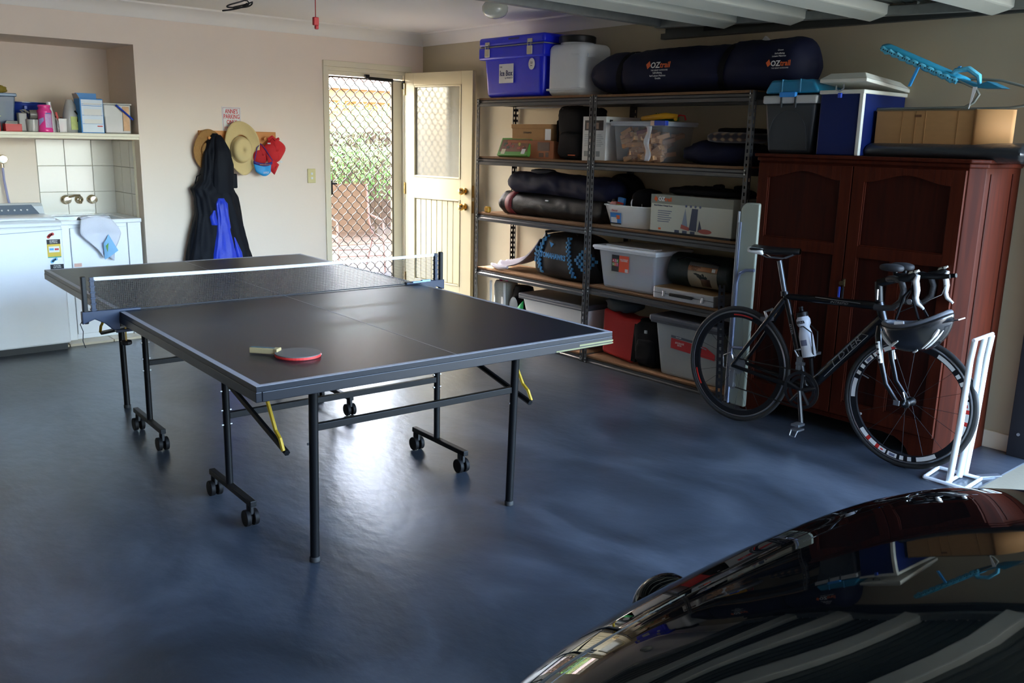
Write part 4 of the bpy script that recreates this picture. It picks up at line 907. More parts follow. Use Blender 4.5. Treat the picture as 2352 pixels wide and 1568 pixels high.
for layer in range(7):
    for k in range(15):
        x = random.uniform(.062, .368); y = random.uniform(.04, .25) if k > 6 else random.uniform(.03, .06); zz = .022 + layer * .028
        if zz > .205 - .2 * abs(x - .15): continue
        m_ = mBlk[0] if random.random() < .45 else random.choice(mBlk[:3] if random.random() < .85 else mBlk)
        key = m_.name
        q = B().box(-.04, .04, -.015, .015, -.0135, .0135).obj('wooden_block', m_, t, bevel=.001) if key not in globals().setdefault('_blk', {}) else _blk[key].copy()
        if key in _blk: COL.objects.link(q); q.parent = t
        else: _blk[key] = q
        q.location = (x, y, zz); q.rotation_euler = (random.uniform(-.3, .3), random.uniform(-.35, .35) - .15, random.uniform(-.5, .5) if k < 7 else random.uniform(0, 3)); nb += 1
t = on('toy_tools', 'yellow and green plastic toy tools lying on the block tub lid', 'toy tools', -2.86, z + .26, -.30)
B().tube([(0, 0, .018), (.12, -.02, .026), (.2, -.01, .034), (.26, .02, .03), (.27, .0, .012)], [.014, .018, .02, .016, .012], 8).obj('yellow_tool', M('yellow_plastic', '#e3a92c', .45), t, smooth=True)
b = B()
for k in range(7): b.tube([(.05 + k * .02, .09, .02), (.055 + k * .02, .07, .045), (.06 + k * .02, .06, .05)], .007, 5)
b.box(.03, .2, .06, .12, .005, .03).obj('green_scraper', M('green_plastic', '#1f7a3c', .45), t, bevel=.004)
B().tube([(.22, .05, .01), (.26, .05, .04), (.3, .05, .035), (.31, .05, .008)], .005, 6).obj('red_loop', M('red_plastic'), t, smooth=True)
t = on('duffel_bag', 'soft dark navy sleeping bag heaped at the right of the second shelf', 'bag', -3.47, z, -.2)
soft(B(), (0, 0, .07), (.27, .17, .07), .7, .6, .03, 6, 3).obj('bag_body', mNavy, t, smooth=80)
t = on('tartan_blanket', 'folded brown tartan blanket on top of the dark navy sleeping bag', 'blanket', -3.55, z + .138, -.22)
def tartan():
    m = M('brown_tartan_wool', '#4a3a30', .95, var=.2, sheen=.4); nt = m.node_tree; N = nt.nodes; L = nt.links
    tc = N.new('ShaderNodeTexCoord'); w1 = N.new('ShaderNodeTexWave'); w1.inputs['Scale'].default_value = 5.5; w2 = N.new('ShaderNodeTexWave'); w2.bands_direction = 'Z'; w2.inputs['Scale'].default_value = 9
    L.new(tc.outputs['Object'], w1.inputs[0]); L.new(tc.outputs['Object'], w2.inputs[0])
    a = N.new('ShaderNodeMath'); a.operation = 'ADD'; L.new(w1.outputs['Fac'], a.inputs[0]); L.new(w2.outputs['Fac'], a.inputs[1])
    c = N.new('ShaderNodeValToRGB'); c.color_ramp.elements[0].position = .4; c.color_ramp.elements[0].color = (*hexc('#1f1d22'), 1); c.color_ramp.elements[1].position = .85; c.color_ramp.elements[1].color = (*hexc('#8f7858'), 1)
    e = c.color_ramp.elements.new(.62); e.color = (*hexc('#4a2f2c'), 1)
    dv = N.new('ShaderNodeMath'); dv.operation = 'MULTIPLY'; dv.inputs[1].default_value = .5; L.new(a.outputs[0], dv.inputs[0]); L.new(dv.outputs[0], c.inputs[0]); L.new(c.outputs[0], N['Principled BSDF'].inputs['Base Color']); return m
soft(B(), (0, 0, .03), (.165, .12, .032), .5, .35, .006, 9, 3).obj('folded_layer', tartan(), t, smooth=80)
soft(B(), (.02, .02, .07), (.135, .1, .016), .5, .4, .005, 9, 6).obj('top_layer', mBlackF, t, smooth=80)

# ---- third shelf
z = .949
t = on('black_tent_bag', 'long black and red rolled tent bag at the bottom of the third shelf pile', 'bag', -1.42, z, -.225)
f2 = lambda v: (.0 if v > .99 else 1) * .098 * (min(1, (v + .02) / .07) ** .5) * (1 if v < .93 else max(.1, 1 - ((v - .93) / .07) ** 2 * .8))
roll(B(), 1.20, f2, 40, 60, seed=5, amp=.012, squash=.9).xf(Matrix.Translation((0, 0, .082)) @ Matrix.Rotation(0, 4, 'Y')).obj('bag_body', M('black_vinyl', '#0f0e10', .45, var=.2, bump=.1, bscale=60, spec=.35), t, smooth=80)
B().grid(lambda u, v: (.155 + .075 * v + .03 * math.cos(u * 2 * PI), math.cos(u * 2 * PI) * .103, max(math.sin(u * 2 * PI) * .094, -.08) + .083), 36, 2, wrapu=True).obj('red_band', M('dull_red_nylon', '#7d2c33', .5, bump=.2), t, solid=.003, smooth=80, label='dull red band')
B().box(.57, .6, -.098, -.09, .125, .135).obj('tag', mPaper, t)
t = on('navy_tent_bag', 'navy rolled tent bag lying on the black and red tent bag', 'bag', -1.53, z + .165, -.23)
f3 = lambda v: (.0 if v > .99 else 1) * .098 * (min(1, (v + .03) / .09) ** .5) * (1 if v < .9 else max(.1, 1 - ((v - .9) / .1) ** 2 * .8))
roll(B(), 1.16, f3, 40, 60, seed=8, amp=.02, squash=.82, bow=lambda v: .0 - .05 * max(0, v - .45)).xf(Matrix.Translation((0, 0, .08))).obj('bag_body', mNavy, t, smooth=80)
t = on('folded_cloth', 'grey cloth folded on top of the navy rolled tent bag', 'cloth', -1.86, z + .318, -.23)
soft(B(), (0, 0, .014), (.1, .07, .018), .7, .7, .006, 14, 4).obj('cloth_body', M('grey_cloth', '#4b4c50', .8), t, smooth=80)
t = on('tape_measure', 'small yellow tape measure at the left end of the third shelf', 'tape measure', -1.345, z, -.37)
B().box(0, .05, 0, .035, 0, .045).obj('case', M('yellow_plastic'), t, bevel=.01); B().box(-.003, .012, .005, .03, .008, .032).obj('grip', mBlackP, t, bevel=.003)
z = .956
t = on('white_basin', 'white plastic basin with a label, holding odds and ends', 'basin', -2.615, z, -.40)
b = B(); mBas = M('basin_white', '#f2f1e8', .35, var=.03)
W_, Dp, H_ = .40, .30, .14
loft(b, [(0, .06, .375, .04, .26), (.003, .05, .385, .03, .27), (H_ - .008, .015, W_, 0, Dp), (H_, .005, W_ + .01, -.01, Dp + .01), (H_ + .006, .005, W_ + .01, -.01, Dp + .01), (H_ + .006, .02, W_ - .005, .006, Dp - .006), (.01, .06, .375, .04, .26)], 48, .35)
b.obj('basin_body', mBas, t, smooth=True)
B().prism([(-.03, H_ + .008), (.03, H_ - .004), (.03, H_ + .006), (-.03, H_ + .016)], .1, .2, 'y').obj('handle', mBas, t, bevel=.003)
q = Matrix.Translation((.09, .016, .02)) @ Matrix.Rotation(.10, 4, 'X')
for (a, mt) in (((0, .095, 0, .075, 0), mBluePr), ((.008, .06, .01, .045, 1), mPaper), ((.055, .085, .035, .06, 1), mOrange), ((0, .095, 0, .008, 1), mInk)): B().box(a[0], a[1], -.004 - .001 * a[4], -.003 - .001 * a[4] * .5, a[2], a[3]).xf(q).obj('label', mt, t)
text('Decor', .02, mRed, t, (.13, .0035, .108))
t = on('baseball_cap', 'black cap with a silver emblem in the white basin', 'cap', -2.915, z + .105, -.26)
soft(B(), (0, 0, .06), (.105, .1, .09), .8, .8, .006, 9, 2, flat=False).obj('crown', mBlackF, t, smooth=80)
for sg in (-1, 1): B().tube([(-.02 + sg * .035 + .012 * math.cos(a) * -sg * -1, -.088 - .004 * math.cos(a), .055 + .03 * math.sin(a)) for a in [-1.2 + k * .4 for k in range(7)]], [.002, .004, .005, .006, .005, .004, .002], 6).obj('emblem', mZinc, t)
t = on('food_packet', 'blue and orange striped packet standing in the white basin', 'packet', -2.735, z + .10, -.33)
B().box(-.028, .028, -.01, .012, 0, .09).xf(Matrix.Rotation(.12, 4, 'Y')).obj('packet_body', mBluePr, t, bevel=.003)
for k, m_ in enumerate((mOrange, mYellow, mRed)): B().box(-.028, .028, -.0115, -.01, .02 + k * .014, .032 + k * .014).xf(Matrix.Rotation(.12, 4, 'Y')).obj('stripe', m_, t)
t = on('small_bundle', 'small dark and pink bundle at the left rim of the white basin', 'bundle', -2.68, z + .105, -.33)
soft(B(), (0, 0, .03), (.03, .025, .03), .8, .8, .008, 20, 2).obj('bundle_body', M('pink_print', '#c8857c', .6), t, smooth=80); soft(B(), (-.01, .02, .055), (.03, .02, .02), .8, .8, .006, 20, 5).obj('dark_top', mBlackF, t, smooth=80)
t = on('round_bag', 'round black bag standing behind the white basin on the third shelf', 'bag', -2.60, z, -.15)
B().lathe([(.15, -.05), (.17, -.03), (.17, .04), (.15, .06)], 36, (-.0, 0, .17), 'y').obj('bag_body', mBlackF, t, smooth=True)
# boxed tent
t = on('tent_box', 'grey boxed toy set printed with a pointed tent picture on the third shelf', 'box', -3.065, z, -.41)
W_, H_ = .62, .235
mTB = M('box_grey_green', '#ccccb8', .45, var=.05, coat=.3)
B().box(0, W_, 0, .34, 0, H_).obj('carton', mTB, t, bevel=.004)
B().box(0, W_, -.001, 0, H_ - .055, H_).obj('header_band', M('header_olive_grey', '#8f9080', .45), t)
B().box(-.01, W_, -.004, .3, 0, .012).obj('torn_base_film', mBlackP, t)
text('OZ', .035, mPaper, t, (.085, -.002, H_ - .027), bold=.001); text('trail', .035, mOrange, t, (.138, -.002, H_ - .027), bold=.001)
B().add([(.025, -.002, H_ - .03), (.045, -.002, H_ - .045), (.055, -.002, H_ - .025), (.037, -.002, H_ - .01)], [(0, 1, 2, 3)]).obj('logo_mark', mOrange, t, solid=.001)
text('Beach Shelter / Change Room', .012, M('ink_navy'), t, (.1, -.0012, H_ - .066))
mD1, mD2 = M('tent_print_navy', '#3b4458', .5), M('tent_print_red', '#b0564a', .5)
B().add([(.25, -.0015, .045), (.275, -.0015, .16), (.30, -.0015, .04)], [(0, 1, 2)]).obj('tent_print', M('tent_print_grey', '#8a97a6', .5), t, solid=.0008)
B().add([(.31, -.0015, .035), (.325, -.0015, .165), (.37, -.0015, .165), (.365, -.0015, .03)], [(0, 1, 2, 3)]).obj('tent_print', mD1, t, solid=.0008)
B().add([(.375, -.0015, .03), (.385, -.0015, .1), (.41, -.0015, .028)], [(0, 1, 2)]).obj('tent_print', mD1, t, solid=.0008)
B().add([(.245, -.0016, .04), (.25, -.0016, .065), (.31, -.0016, .05), (.31, -.0016, .03)], [(0, 1, 2, 3)]).obj('tent_print', mD2, t, solid=.0008)
B().lathe([(.05, -.0015), (.05, -.0022)], 20, (.43, 0, .035), 'y', sy=.28).obj('tent_print', mD2, t)
for k in range(3): B().box(.2 + k * .06, .235 + k * .06, -.0015, -.0008, .008, .028).obj('small_picture', mD1, t)
for k in range(4): B().cyl((.28 + k * .035, -.001, .187 - .01), (.28 + k * .035, -.002, .187 - .01), .008, 12).obj('icon', M('ink_grey'), t)
for k in range(6): B().box(.06, .17 - .01 * (k % 3), -.0013, -.0005, .135 - k * .013, .139 - k * .013).obj('text_line', M('ink_grey'), t)
B().box(.07, .09, -.0013, -.0005, .02, .032).obj('orange_mark', mOrange, t)
t = on('black_gear_bag', 'flat black gear bag lying on top of the boxed tent', 'bag', -3.40, z + .238, -.24)
soft(B(), (0, 0, .022), (.28, .13, .03), .7, .6, .014, 8, 7).obj('bag_body', mBlackF, t, smooth=80)
for x in (.07, .22): soft(B(), (x, -.03, .055), (.035, .03, .02), .8, .8, .006, 16, 3).obj('strap_bunch', mBlackF, t, smooth=80)

# ---- fourth shelf
z = .521
t = on('grey_garment', 'crumpled lavender grey garment draped off the checked sports bag', 'garment', -1.44, z, -.36)
def gm(u, v):
    x = -.02 + .54 * u; w = .1 + .1 * math.sin(PI * u)
    return (x, .02 + .24 * v + .03 * math.sin(u * 4), .012 + .24 * u ** 1.3 + .012 * math.sin(v * 22 + u * 5) + (.035 * math.sin(PI * v)) - .05 * (1 - v) * math.sin(PI * u))
B().grid(gm, 24, 30).obj('cloth_body', M('lavender_grey_cloth', '#8d8c9c', .85, var=.15, sheen=.2), t, smooth=80, solid=.004)
B().tube([(-.02, .02, .03), (.03, -.0, .028), (.1, -.005, .02), (.19, .0, .03)], [.012, .018, .02, .012], 8).obj('white_hem', M('white_cloth', '#d9d8e6', .9), t, smooth=True)
t = on('sports_bag', 'black sports holdall with blue checked bands on the fourth shelf', 'bag', -1.90, z, -.36)
mBagG = M('charcoal_bag_nylon', '#171618', .6, var=.15, bump=.1, bscale=120, spec=.3)
W_ = .61
def bagf(u, v):
    a = u * 2 * PI
    k = (1 - abs(2 * v - 1) ** 3.2)
    k = max(0, k) ** .5
    y = sup(math.cos(a), .6) * .15 * (.65 + .35 * k); zz = sup(math.sin(a), .6)
    zz = .17 + zz * .17 * (.45 + .55 * k)
    x = v * W_ + .03 * math.sin(a) * (1 if v > .5 else -1) * -1
    p = Vector((x * 6, y * 9, zz * 9)); d = noise.noise(p) * .014
    return (x, y - d + .15, max(.0, zz + d * .6 - .0 + (.0 if zz > .1 else -.06 * (1 - k))))
B().grid(bagf, 40, 40, wrapu=True).obj('bag_body', mBagG, t, smooth=80)
mChk = M('check_blue', '#3a86b8', .5)
def bag_front(x, zz):     # front surface of the holdall
    k = max(0, 1 - abs(2 * x / W_ - 1) ** 3.2) ** .5
    s = max(-1, min(1, (zz - .17) / (.17 * (.45 + .55 * k)))); a = math.asin(math.copysign(abs(s) ** (1 / .6), s)); y = sup(math.cos(a), .6) * .15 * (.65 + .35 * k)
    return .15 - y - .012
for band, (xa, xb) in enumerate(((.14, .09), (.375, .44))):
    b = B()
    for i in range(19):
        for j in range(3):
            if (i + j) % 2: continue
            f = i / 19; zz = .31 - f * .28; x = xa + (xb - xa) * f + (j - 1) * .013 - (.03 * math.sin(PI * f) if band == 0 else -.0)
            b.box(x - .0065, x + .0065, bag_front(x, zz) - .003, bag_front(x, zz) + .01, zz - .0075, zz + .0075)
    tag(b.obj('checked_band', mChk, t), kind='stuff')
b = B()
for i in range(7):
    for j in range(5):
        x = .47 + (i + j) * .019; zz = .17 + (j - i) * .021
        if (i < 5): b.box(x - .0095, x + .0095, bag_front(x, zz) - .003, bag_front(x, zz) + .01, zz - .0105, zz + .0105)
tag(b.obj('checked_diamond', mChk, t), kind='stuff')
b = B()
for (x, zz) in ((.05, .22), (.04, .2), (.055, .19), (.03, .17), (.045, .165), (.03, .12), (.035, .14)): b.box(x - .008, x + .008, bag_front(x, zz) - .004, bag_front(x, zz) + .01, zz - .009, zz + .009)
tag(b.obj('checked_patch', mChk, t), kind='stuff')
text('TOMAHAWKS', .052, M('bag_lettering_blue', '#3f93cf', .5), t, (.245, bag_front(.24, .18) - .004, .172), rot=(PI / 2, .03, 0), squeeze=.78, bold=.002)
B().add([(.2, bag_front(.2, .26) - .004, .275), (.245, bag_front(.24, .27) - .004, .262), (.225, bag_front(.22, .23) - .004, .235)], [(0, 1, 2)]).obj('blue_patch', M('bag_lettering_blue'), t, solid=.002)
B().tube([(.12, .04, .29), (.15, .0, .34), (.26, .06, .36), (.38, .08, .345), (.44, .06, .3)], .01, 6).obj('carry_handle', mBagG, t, smooth=True)
B().tube([(.02, .1, .29), (.1, .06, .34), (.2, .1, .35)], .006, 6).obj('zip_edge', mZinc, t, smooth=True)
z = .546
t = on('lidded_tub', 'clear storage tub with white lid and orange and black label, fourth shelf', 'tub', -2.625, z, -.41)
tub(t, .50, .32, .265, M('frosted_grey_plastic', '#e8ecf0', .35, var=.05, clear=.4, coat=.2), .03, .02, M('lid_white', '#eef1f2', .35))
B().box(-.03, .53, -.03, .35, .262, .285).obj('lid', M('lid_white'), t, bevel=.01)
B().box(.05, .47, .02, .1, .285, .292).xf(Matrix.Rotation(-.0, 4, 'Y')).obj('lid_panel', M('lid_white'), t, bevel=.003)
card(t, 'black_label', mInk, .125, .19, .12, .235, y=.006, t=.002); card(t, 'orange_label', M('bright_orange_label', '#f0552c', .5), .19, .275, .12, .235, y=.006, t=.002)
for i, m_ in enumerate((mRed, M('pink_plastic2'), mGreenPr, mGreenPr, mOrange, M('pink_plastic2'))):
    x = .131 + (i % 3) * .018; zz = .18 - (i // 3) * .024; card(t, 'colour_square', m_, x, x + .017, zz, zz + .023, y=.004)
for s, x, zz in (('A', .14, .19), ('S', .158, .19), ('K', .176, .19), ('G', .14, .167), ('E', .158, .167), ('T', .176, .167)): text(s, .02, mPaper, t, (x, .0018, zz + .001))
text('46L STORAGE\nCONTAINER', .011, mPaper, t, (.233, .0035, .2)); card(t, 'barcode', mPaper, .245, .27, .123, .145, y=.004)
B().lathe([(.001, 0), (.034, -.002), (.034, -.008)], 20, (.075, .06, .09), 'y').obj('yellow_disc', M('pale_yellow', '#d8cf5c', .5), t)
B().box(.3, .46, .05, .26, .03, .12).obj('blue_contents', M('contents_blue', '#5d86b0', .6), t); B().box(.3, .47, .048, .27, .122, .15).obj('red_contents', M('contents_red', '#c85a5e', .6), t); B().box(.05, .28, .12, .27, .02, .15).obj('grey_contents', M('contents_grey', '#8c8f8c', .7, var=.2), t)
t = on('sleeping_bag', 'dark green rolled tent bag with a printed card sleeve on the silver case', 'bag', -3.135, z + .075, -.22)
f4 = lambda v: (.0 if v > .99 else 1) * .105 * (min(1, (v + .01) / .05) ** .45) * (1 if v < .95 else max(.1, 1 - ((v - .95) / .05) ** 2 * .6))
roll(B(), .51, f4, 40, 40, seed=15, amp=.008).xf(Matrix.Translation((0, 0, .1))).obj('bag_body', M('dark_green_nylon', '#152220', .45, var=.15, bump=.1, bscale=90), t, smooth=80)
def slv(m_, name, a0, a1, x0=.19, x1=.41, r=.111): B().grid(lambda u, v: (x0 + (x1 - x0) * u, -math.cos(a0 + (a1 - a0) * v) * r, math.sin(a0 + (a1 - a0) * v) * r + .1), 1, 8).obj(name, m_, t, solid=.0015, smooth=True)
slv(M('sleeve_cream', '#a89f88', .35, coat=.5), 'card_sleeve', -.95, .15); slv(M('sleeve_orange', '#b87c4c', .35, coat=.5), 'card_band', .15, .42); slv(M('sleeve_grey', '#5a5650', .35, coat=.5), 'card_band', .42, .65)
slv(M('sleeve_brown', '#4f3c30', .4), 'tent_picture', -.75, -.25, .29, .36, .1125); slv(mPaper, 'barcode', .18, .38, .37, .395, .1125)
text('2 PERSON\nTENT', .02, mInk, t, (.24, 0, 0), rot=(0, 0, 0), bend=lambda co: Vector((co.x, -math.cos(.28 + co.y / .112) * .1135, math.sin(.28 + co.y / .112) * .1135 + .1)))
B().tube([(.1, -.1, .17), (.2, -.13, .2), (.3, -.12, .19), (.42, -.1, .17)], .007, 6).obj('carry_strap', mBlackF, t, smooth=True)
t = on('silver_case', 'flat silver aluminium tool case with a black handle on the fourth shelf', 'case', -3.135, z, -.425)
B().box(0, .47, 0, .3, 0, .072).obj('case_shell', M('brushed_aluminium', '#b9babd', .35, .6, var=.05), t, bevel=.008)
B().box(.004, .466, .006, .296, .0715, .0735).obj('top_panel', M('case_top_tan', '#a88658', .5, .2), t); B().box(-.001, .471, -.001, .0, .035, .038).obj('seam', mInk, t)
B().box(.14, .32, -.02, -.003, .028, .047).obj('handle', mBlackP, t, bevel=.006)
for x in (.08, .38): B().box(x, x + .02, -.008, 0, .018, .055).obj('catch', mChrome, t, bevel=.003)

# ---- bottom shelf
z = .056
t = on('white_tub', 'white storage tub with a grey lid on the bottom shelf of the left unit', 'tub', -1.82, z, -.37)
tub(t, .66, .35, .30, M('tub_white', '#e3e4e1', .35, var=.03), .05, .02, M('lid_grey', '#50545c', .4))
B().box(-.02, .68, -.025, .37, .296, .33).obj('lid', M('lid_grey'), t, bevel=.012)
t = on('shopping_bag', 'pale grey hessian shopping bag with white trim at the end of the bottom shelf', 'bag', -1.47, z, -.36)
soft(B(), (.06, .08, .19), (.09, .07, .19), .25, .4, .01, 9, 1).obj('bag_body', M('grey_weave', '#9aa09a', .8, var=.15, scale=80), t, smooth=80)
for x in (-.035, .13): B().tube([(x, -.0, .37), (x + .008, -.005, .2), (x - .0, -.005, .02)], .011, 6).obj('white_trim', mPaper, t, smooth=True)
B().grid(lambda u, v: (.1 + .06 * u * (.3 + .7 * (1 - v)), .0 - .004, .06 + .2 * v), 4, 4).obj('white_panel', mPaper, t, solid=.004); B().tube([(.03, .05, .38), (.06, .02, .405), (.12, .04, .39)], .014, 6).obj('pink_handle', M('hot_pink_plastic'), t, smooth=True)
t = on('green_black_bag', 'black and bright green bag wedged between the hessian bag and the white tub', 'bag', -1.66, z, -.34)
soft(B(), (.05, .08, .18), (.07, .07, .18), .4, .5, .014, 10, 3).obj('bag_body', mBlackF, t, smooth=80)
B().grid(lambda u, v: (.07 + .07 * u, -.0 - .01 * math.sin(PI * u), .0 + .26 * v * (1 - .5 * (1 - u) * .6)), 6, 6).obj('green_panel', M('vivid_green', '#1fb860', .5), t, solid=.004, smooth=True, label='bright green side panel')
B().lathe([(.04, 0), (.05, -.006), (.03, -.01)], 16, (.035, .0, .2), 'y', sy=1.5).obj('grey_patch', mZinc, t, smooth=True)
z = .051
t = on('red_bag', 'bright red cloth bag hanging open on the bottom shelf of the right unit', 'bag', -2.63, z, -.34)
mRB = M('red_canvas', '#b81c18', .7, var=.1, bump=.1, bscale=90)
b = B().prism([(0, .03), (.26, .0), (.31, .02), (.36, .31), (.2, .3), (.06, .33), (.0, .34)], 0, .16, 'y'); b.obj('bag_body', mRB, t, bevel=.02, smooth=True, seg=3)
B().box(.27, .31, -.004, .02, .04, .3).xf(Matrix.Rotation(.08, 4, 'Y')).obj('black_strap', mBlackF, t, bevel=.004)
soft(B(), (.13, .08, .375), (.14, .08, .05), .7, .6, .02, 8, 3).obj('dark_contents', M('dark_teal_cloth', '#2b3538', .7, var=.2), t, smooth=80)
t = on('black_backpack', 'small black backpack next to the red cloth bag', 'backpack', -3.04, z, -.26)
soft(B(), (-.0, 0, .16), (.12, .11, .16), .5, .5, .016, 9, 3).obj('pack_body', mBlackF, t, smooth=80)
soft(B(), (0.01, -.09, .11), (.085, .035, .085), .5, .5, .01, 9, 5).obj('front_pocket', mBlackF, t, smooth=80); B().box(.01, .03, -.13, -.12, .24, .26).obj('buckle', mZinc, t)
t = on('red_label_tub', 'clear storage tub with a red label behind the bicycle wheel', 'tub', -3.155, z, -.41)
tub(t, .52, .34, .35, M('frosted_tub_grey', '#cdd4d2', .35, var=.05, clear=.4, coat=.2), .035, .02, M('lid_grey'))
B().box(-.03, .55, -.03, .37, .348, .388).obj('lid', M('lid_grey'), t, bevel=.012)
B().prism([(.13, .19), (.47, .17), (.47, .205), (.4, .24), (.13, .255)], .008, .012, 'y').obj('red_label', M('label_red', '#c41f26', .45), t); B().prism([(.13, .258), (.33, .25), (.33, .264), (.13, .274)], .006, .01, 'y').obj('grey_label', M('label_slate', '#4b5560', .5), t)
text('Starmaid', .012, mPaper, t, (.19, .005, .265)); text('STORAGE\nBOX', .016, mPaper, t, (.2, .006, .222))
B().box(.06, .44, .06, .28, .03, .2).obj('grey_contents', M('contents_grey'), t)
# spare perforated post leaning in front, ironing board between shelving and wardrobe
t = thing('spare_post', 'loose dark perforated steel post leaning against the silver case', 'post', (-.60, -3.80, 0), RZ)
q = post_bm(.72).xf(Matrix.Scale(1.25, 4, (1, 0, 0)) @ Matrix.Scale(1.25, 4, (0, 1, 0))).obj('post', M('dark_steel', '#24252a', .5, .4), t, solid=.002, fix=False); q.rotation_euler = (-.19, -.09, PI * .0 + .4)
t = thing('ironing_board', 'folded pale ironing board standing between shelving and wardrobe', 'ironing board', (-.50, -3.80, 0), RZ)
def ib(b, x0, x1, y0, y1, H_):
    P = []
    for k in range(9): a = PI - k * PI / 2 / 8 ; P.append((x0 + .05 + .05 * math.cos(a), H_ - .05 + .05 * math.sin(a)))
    P += [(x1, H_), (x1, .02), (x0 + .03, .02), (x0, .05)]
    return b.prism(P, y0, y1, 'y')
mIB = M('pale_green_grey_metal', '#a6ac9c', .4, .1, var=.04)
ib(B(), -.0, .122, .0, .03, 1.19).obj('board_tray', mIB, t, bevel=.008, smooth=True)
ib(B(), .005, .07, .032, .3, 1.17).obj('board', M('grey_board_cover', '#8f948e', .8), t, bevel=.006)
B().box(-.012, .0, -.008, .012, .03, 1.14).obj('board_edge', M('edge_grey', '#9a9fa6', .35, .4), t, bevel=.003)
B().tube([(.022, -.014, .03), (.022, -.014, .74), (.035, -.014, .79), (.075, -.014, .815), (.13, -.014, .82)], .009, 8).obj('leg_tube', M('blue_grey_tube', '#8e97b2', .3, .6), t, smooth=True)
B().tube([(.008, -.012, .04), (.016, -.012, 1.08)], .006, 6).obj('leg_tube', M('blue_grey_tube'), t, smooth=True)
B().tube([(.022, -.014, .36), (.12, -.012, .37)], .01, 6).obj('crossbar', M('blue_grey_tube'), t, smooth=True)
# ================================================================== wooden wardrobe and what stands on it
def wood(name, c1, c2, rough=.38):
    m = M(name, c1, max(rough, .55), spec=.15); nt = m.node_tree; N = nt.nodes; L = nt.links
    tc = N.new('ShaderNodeTexCoord'); mp = N.new('ShaderNodeMapping'); mp.inputs['Scale'].default_value = (9, 9, .7); L.new(tc.outputs['Object'], mp.inputs[0])
    w = N.new('ShaderNodeTexNoise'); w.inputs['Scale'].default_value = 4; w.inputs['Detail'].default_value = 8; w.inputs['Distortion'].default_value = .8; L.new(mp.outputs[0], w.inputs[0])
    c = N.new('ShaderNodeValToRGB'); c.color_ramp.elements[0].position = .35; c.color_ramp.elements[0].color = (*hexc(c1), 1); c.color_ramp.elements[1].position = .7; c.color_ramp.elements[1].color = (*hexc(c2), 1)
    L.new(w.outputs[0], c.inputs[0]); L.new(c.outputs[0], N['Principled BSDF'].inputs['Base Color']); return m
mMah = wood('mahogany', '#3a1205', '#4c1a09'); mMahD = wood('mahogany_panel', '#2a0c05', '#3a1208')
t = on('wardrobe', 'large reddish brown two-door wooden wardrobe against the side wall', 'wardrobe', -3.875, 0, -.465)
W_, D_, H_ = 1.185, .45, 1.455
B().prism([(0, 0), (W_ - .055, 0), (W_, .055), (W_, D_), (0, D_)], .105, H_ - .03, 'z').obj('carcass', mMah, t, bevel=.003)
B().prism([(-.02, -.025), (W_ - .04, -.025), (W_ + .02, .04), (W_ + .02, D_), (-.02, D_)], H_ - .012, H_ + .006, 'z').obj('top_board', mMah, t, bevel=.006)
B().prism([(-.008, -.012), (W_ - .05, -.012), (W_ + .01, .05), (W_ + .01, D_), (-.008, D_)], H_ - .034, H_ - .012, 'z').obj('top_moulding', mMah, t, bevel=.006)
# curved plinth / bracket feet
def arch(n=10): return [(.17 + (.92 - .17) * k / n, .085 - .0 * k) for k in range(n + 1)]
P = [(0, 0), (.11, 0), (.125, .03), (.15, .055), (.19, .075), (.25, .085)] + [(.86, .085), (.93, .075), (.97, .055), (.995, .03), (1.01, 0), (W_ - .055, 0), (W_ - .055, .11), (0, .11)]
B().prism(P, -.002, .02, 'y').obj('plinth', mMah, t, bevel=.002)
B().prism([(W_ - .055, 0), (W_, .055), (W_, D_), (W_ - .02, D_), (W_ - .02, .06), (W_ - .065, .015)], 0, .11, 'z').obj('corner_foot', mMah, t, bevel=.002)
B().box(0, .02, .02, D_, 0, .11).obj('side_foot', mMah, t)
for k, (x0, x1) in enumerate(((.012, .565), (.572, 1.125))):
    lf = 'left' if k == 0 else 'right'
    cw = .062; zt = H_ - .045; zb = .118
    b = B(); b.box(x0, x0 + cw, -.02, 0, zb, zt); b.box(x1 - cw, x1, -.02, 0, zb, zt); b.box(x0 + cw, x1 - cw, -.02, 0, zb, zb + .075); b.box(x0 + cw, x1 - cw, -.02, 0, .955, 1.015)
    xm = (x0 + x1) / 2 - .01; b.box(xm - .028, xm + .028, -.02, 0, zb + .075, .955)
    n = 16; pts = [(x0 + cw + (x1 - x0 - 2 * cw) * i / n, zt - .075 + .04 * math.sin(PI * i / n) ** 2) for i in range(n + 1)]
    for i in range(n): b.prism([pts[i], pts[i + 1], (pts[i + 1][0], zt), (pts[i][0], zt)], -.02, 0, 'y')
    dr = b.obj('door', mMah, t, bevel=.0015, label='%s wardrobe door' % lf)
    B().box(x0 + cw, x1 - cw, -.006, .0, 1.0, zt - .03).obj('arched_panel', mMahD, dr, bevel=.002)
    for xa, xb in ((x0 + cw, xm - .028), (xm + .028, x1 - cw)): B().box(xa, xb, -.006, .0, zb + .07, .96).obj('long_panel', mMahD, dr, bevel=.002)
    b = B()
    for (xa, xb, za, zc) in ((x0 + cw, x1 - cw, 1.015, zt - .075), (x0 + cw, xm - .028, zb + .075, .955), (xm + .028, x1 - cw, zb + .075, .955)):
        b.box(xa, xa + .006, -.013, -.005, za, zc); b.box(xa, xb, -.013, -.005, za, za + .006); b.box(xb - .006, xb, -.013, -.005, za, zc)
    b.obj('bead', mMah, dr, bevel=.002)
B().box(W_ + .0, W_ + .004, .1, .115, .12, H_ - .06).box(W_, W_ + .004, .35, .365, .12, H_ - .06).obj('side_bead', mMahD, t)
b = B().box(.578, .59, -.03, -.018, .80, .84); b.obj('keyhole_plate', M('dull_brass', '#5a4c34', .5, .7), t, bevel=.003)
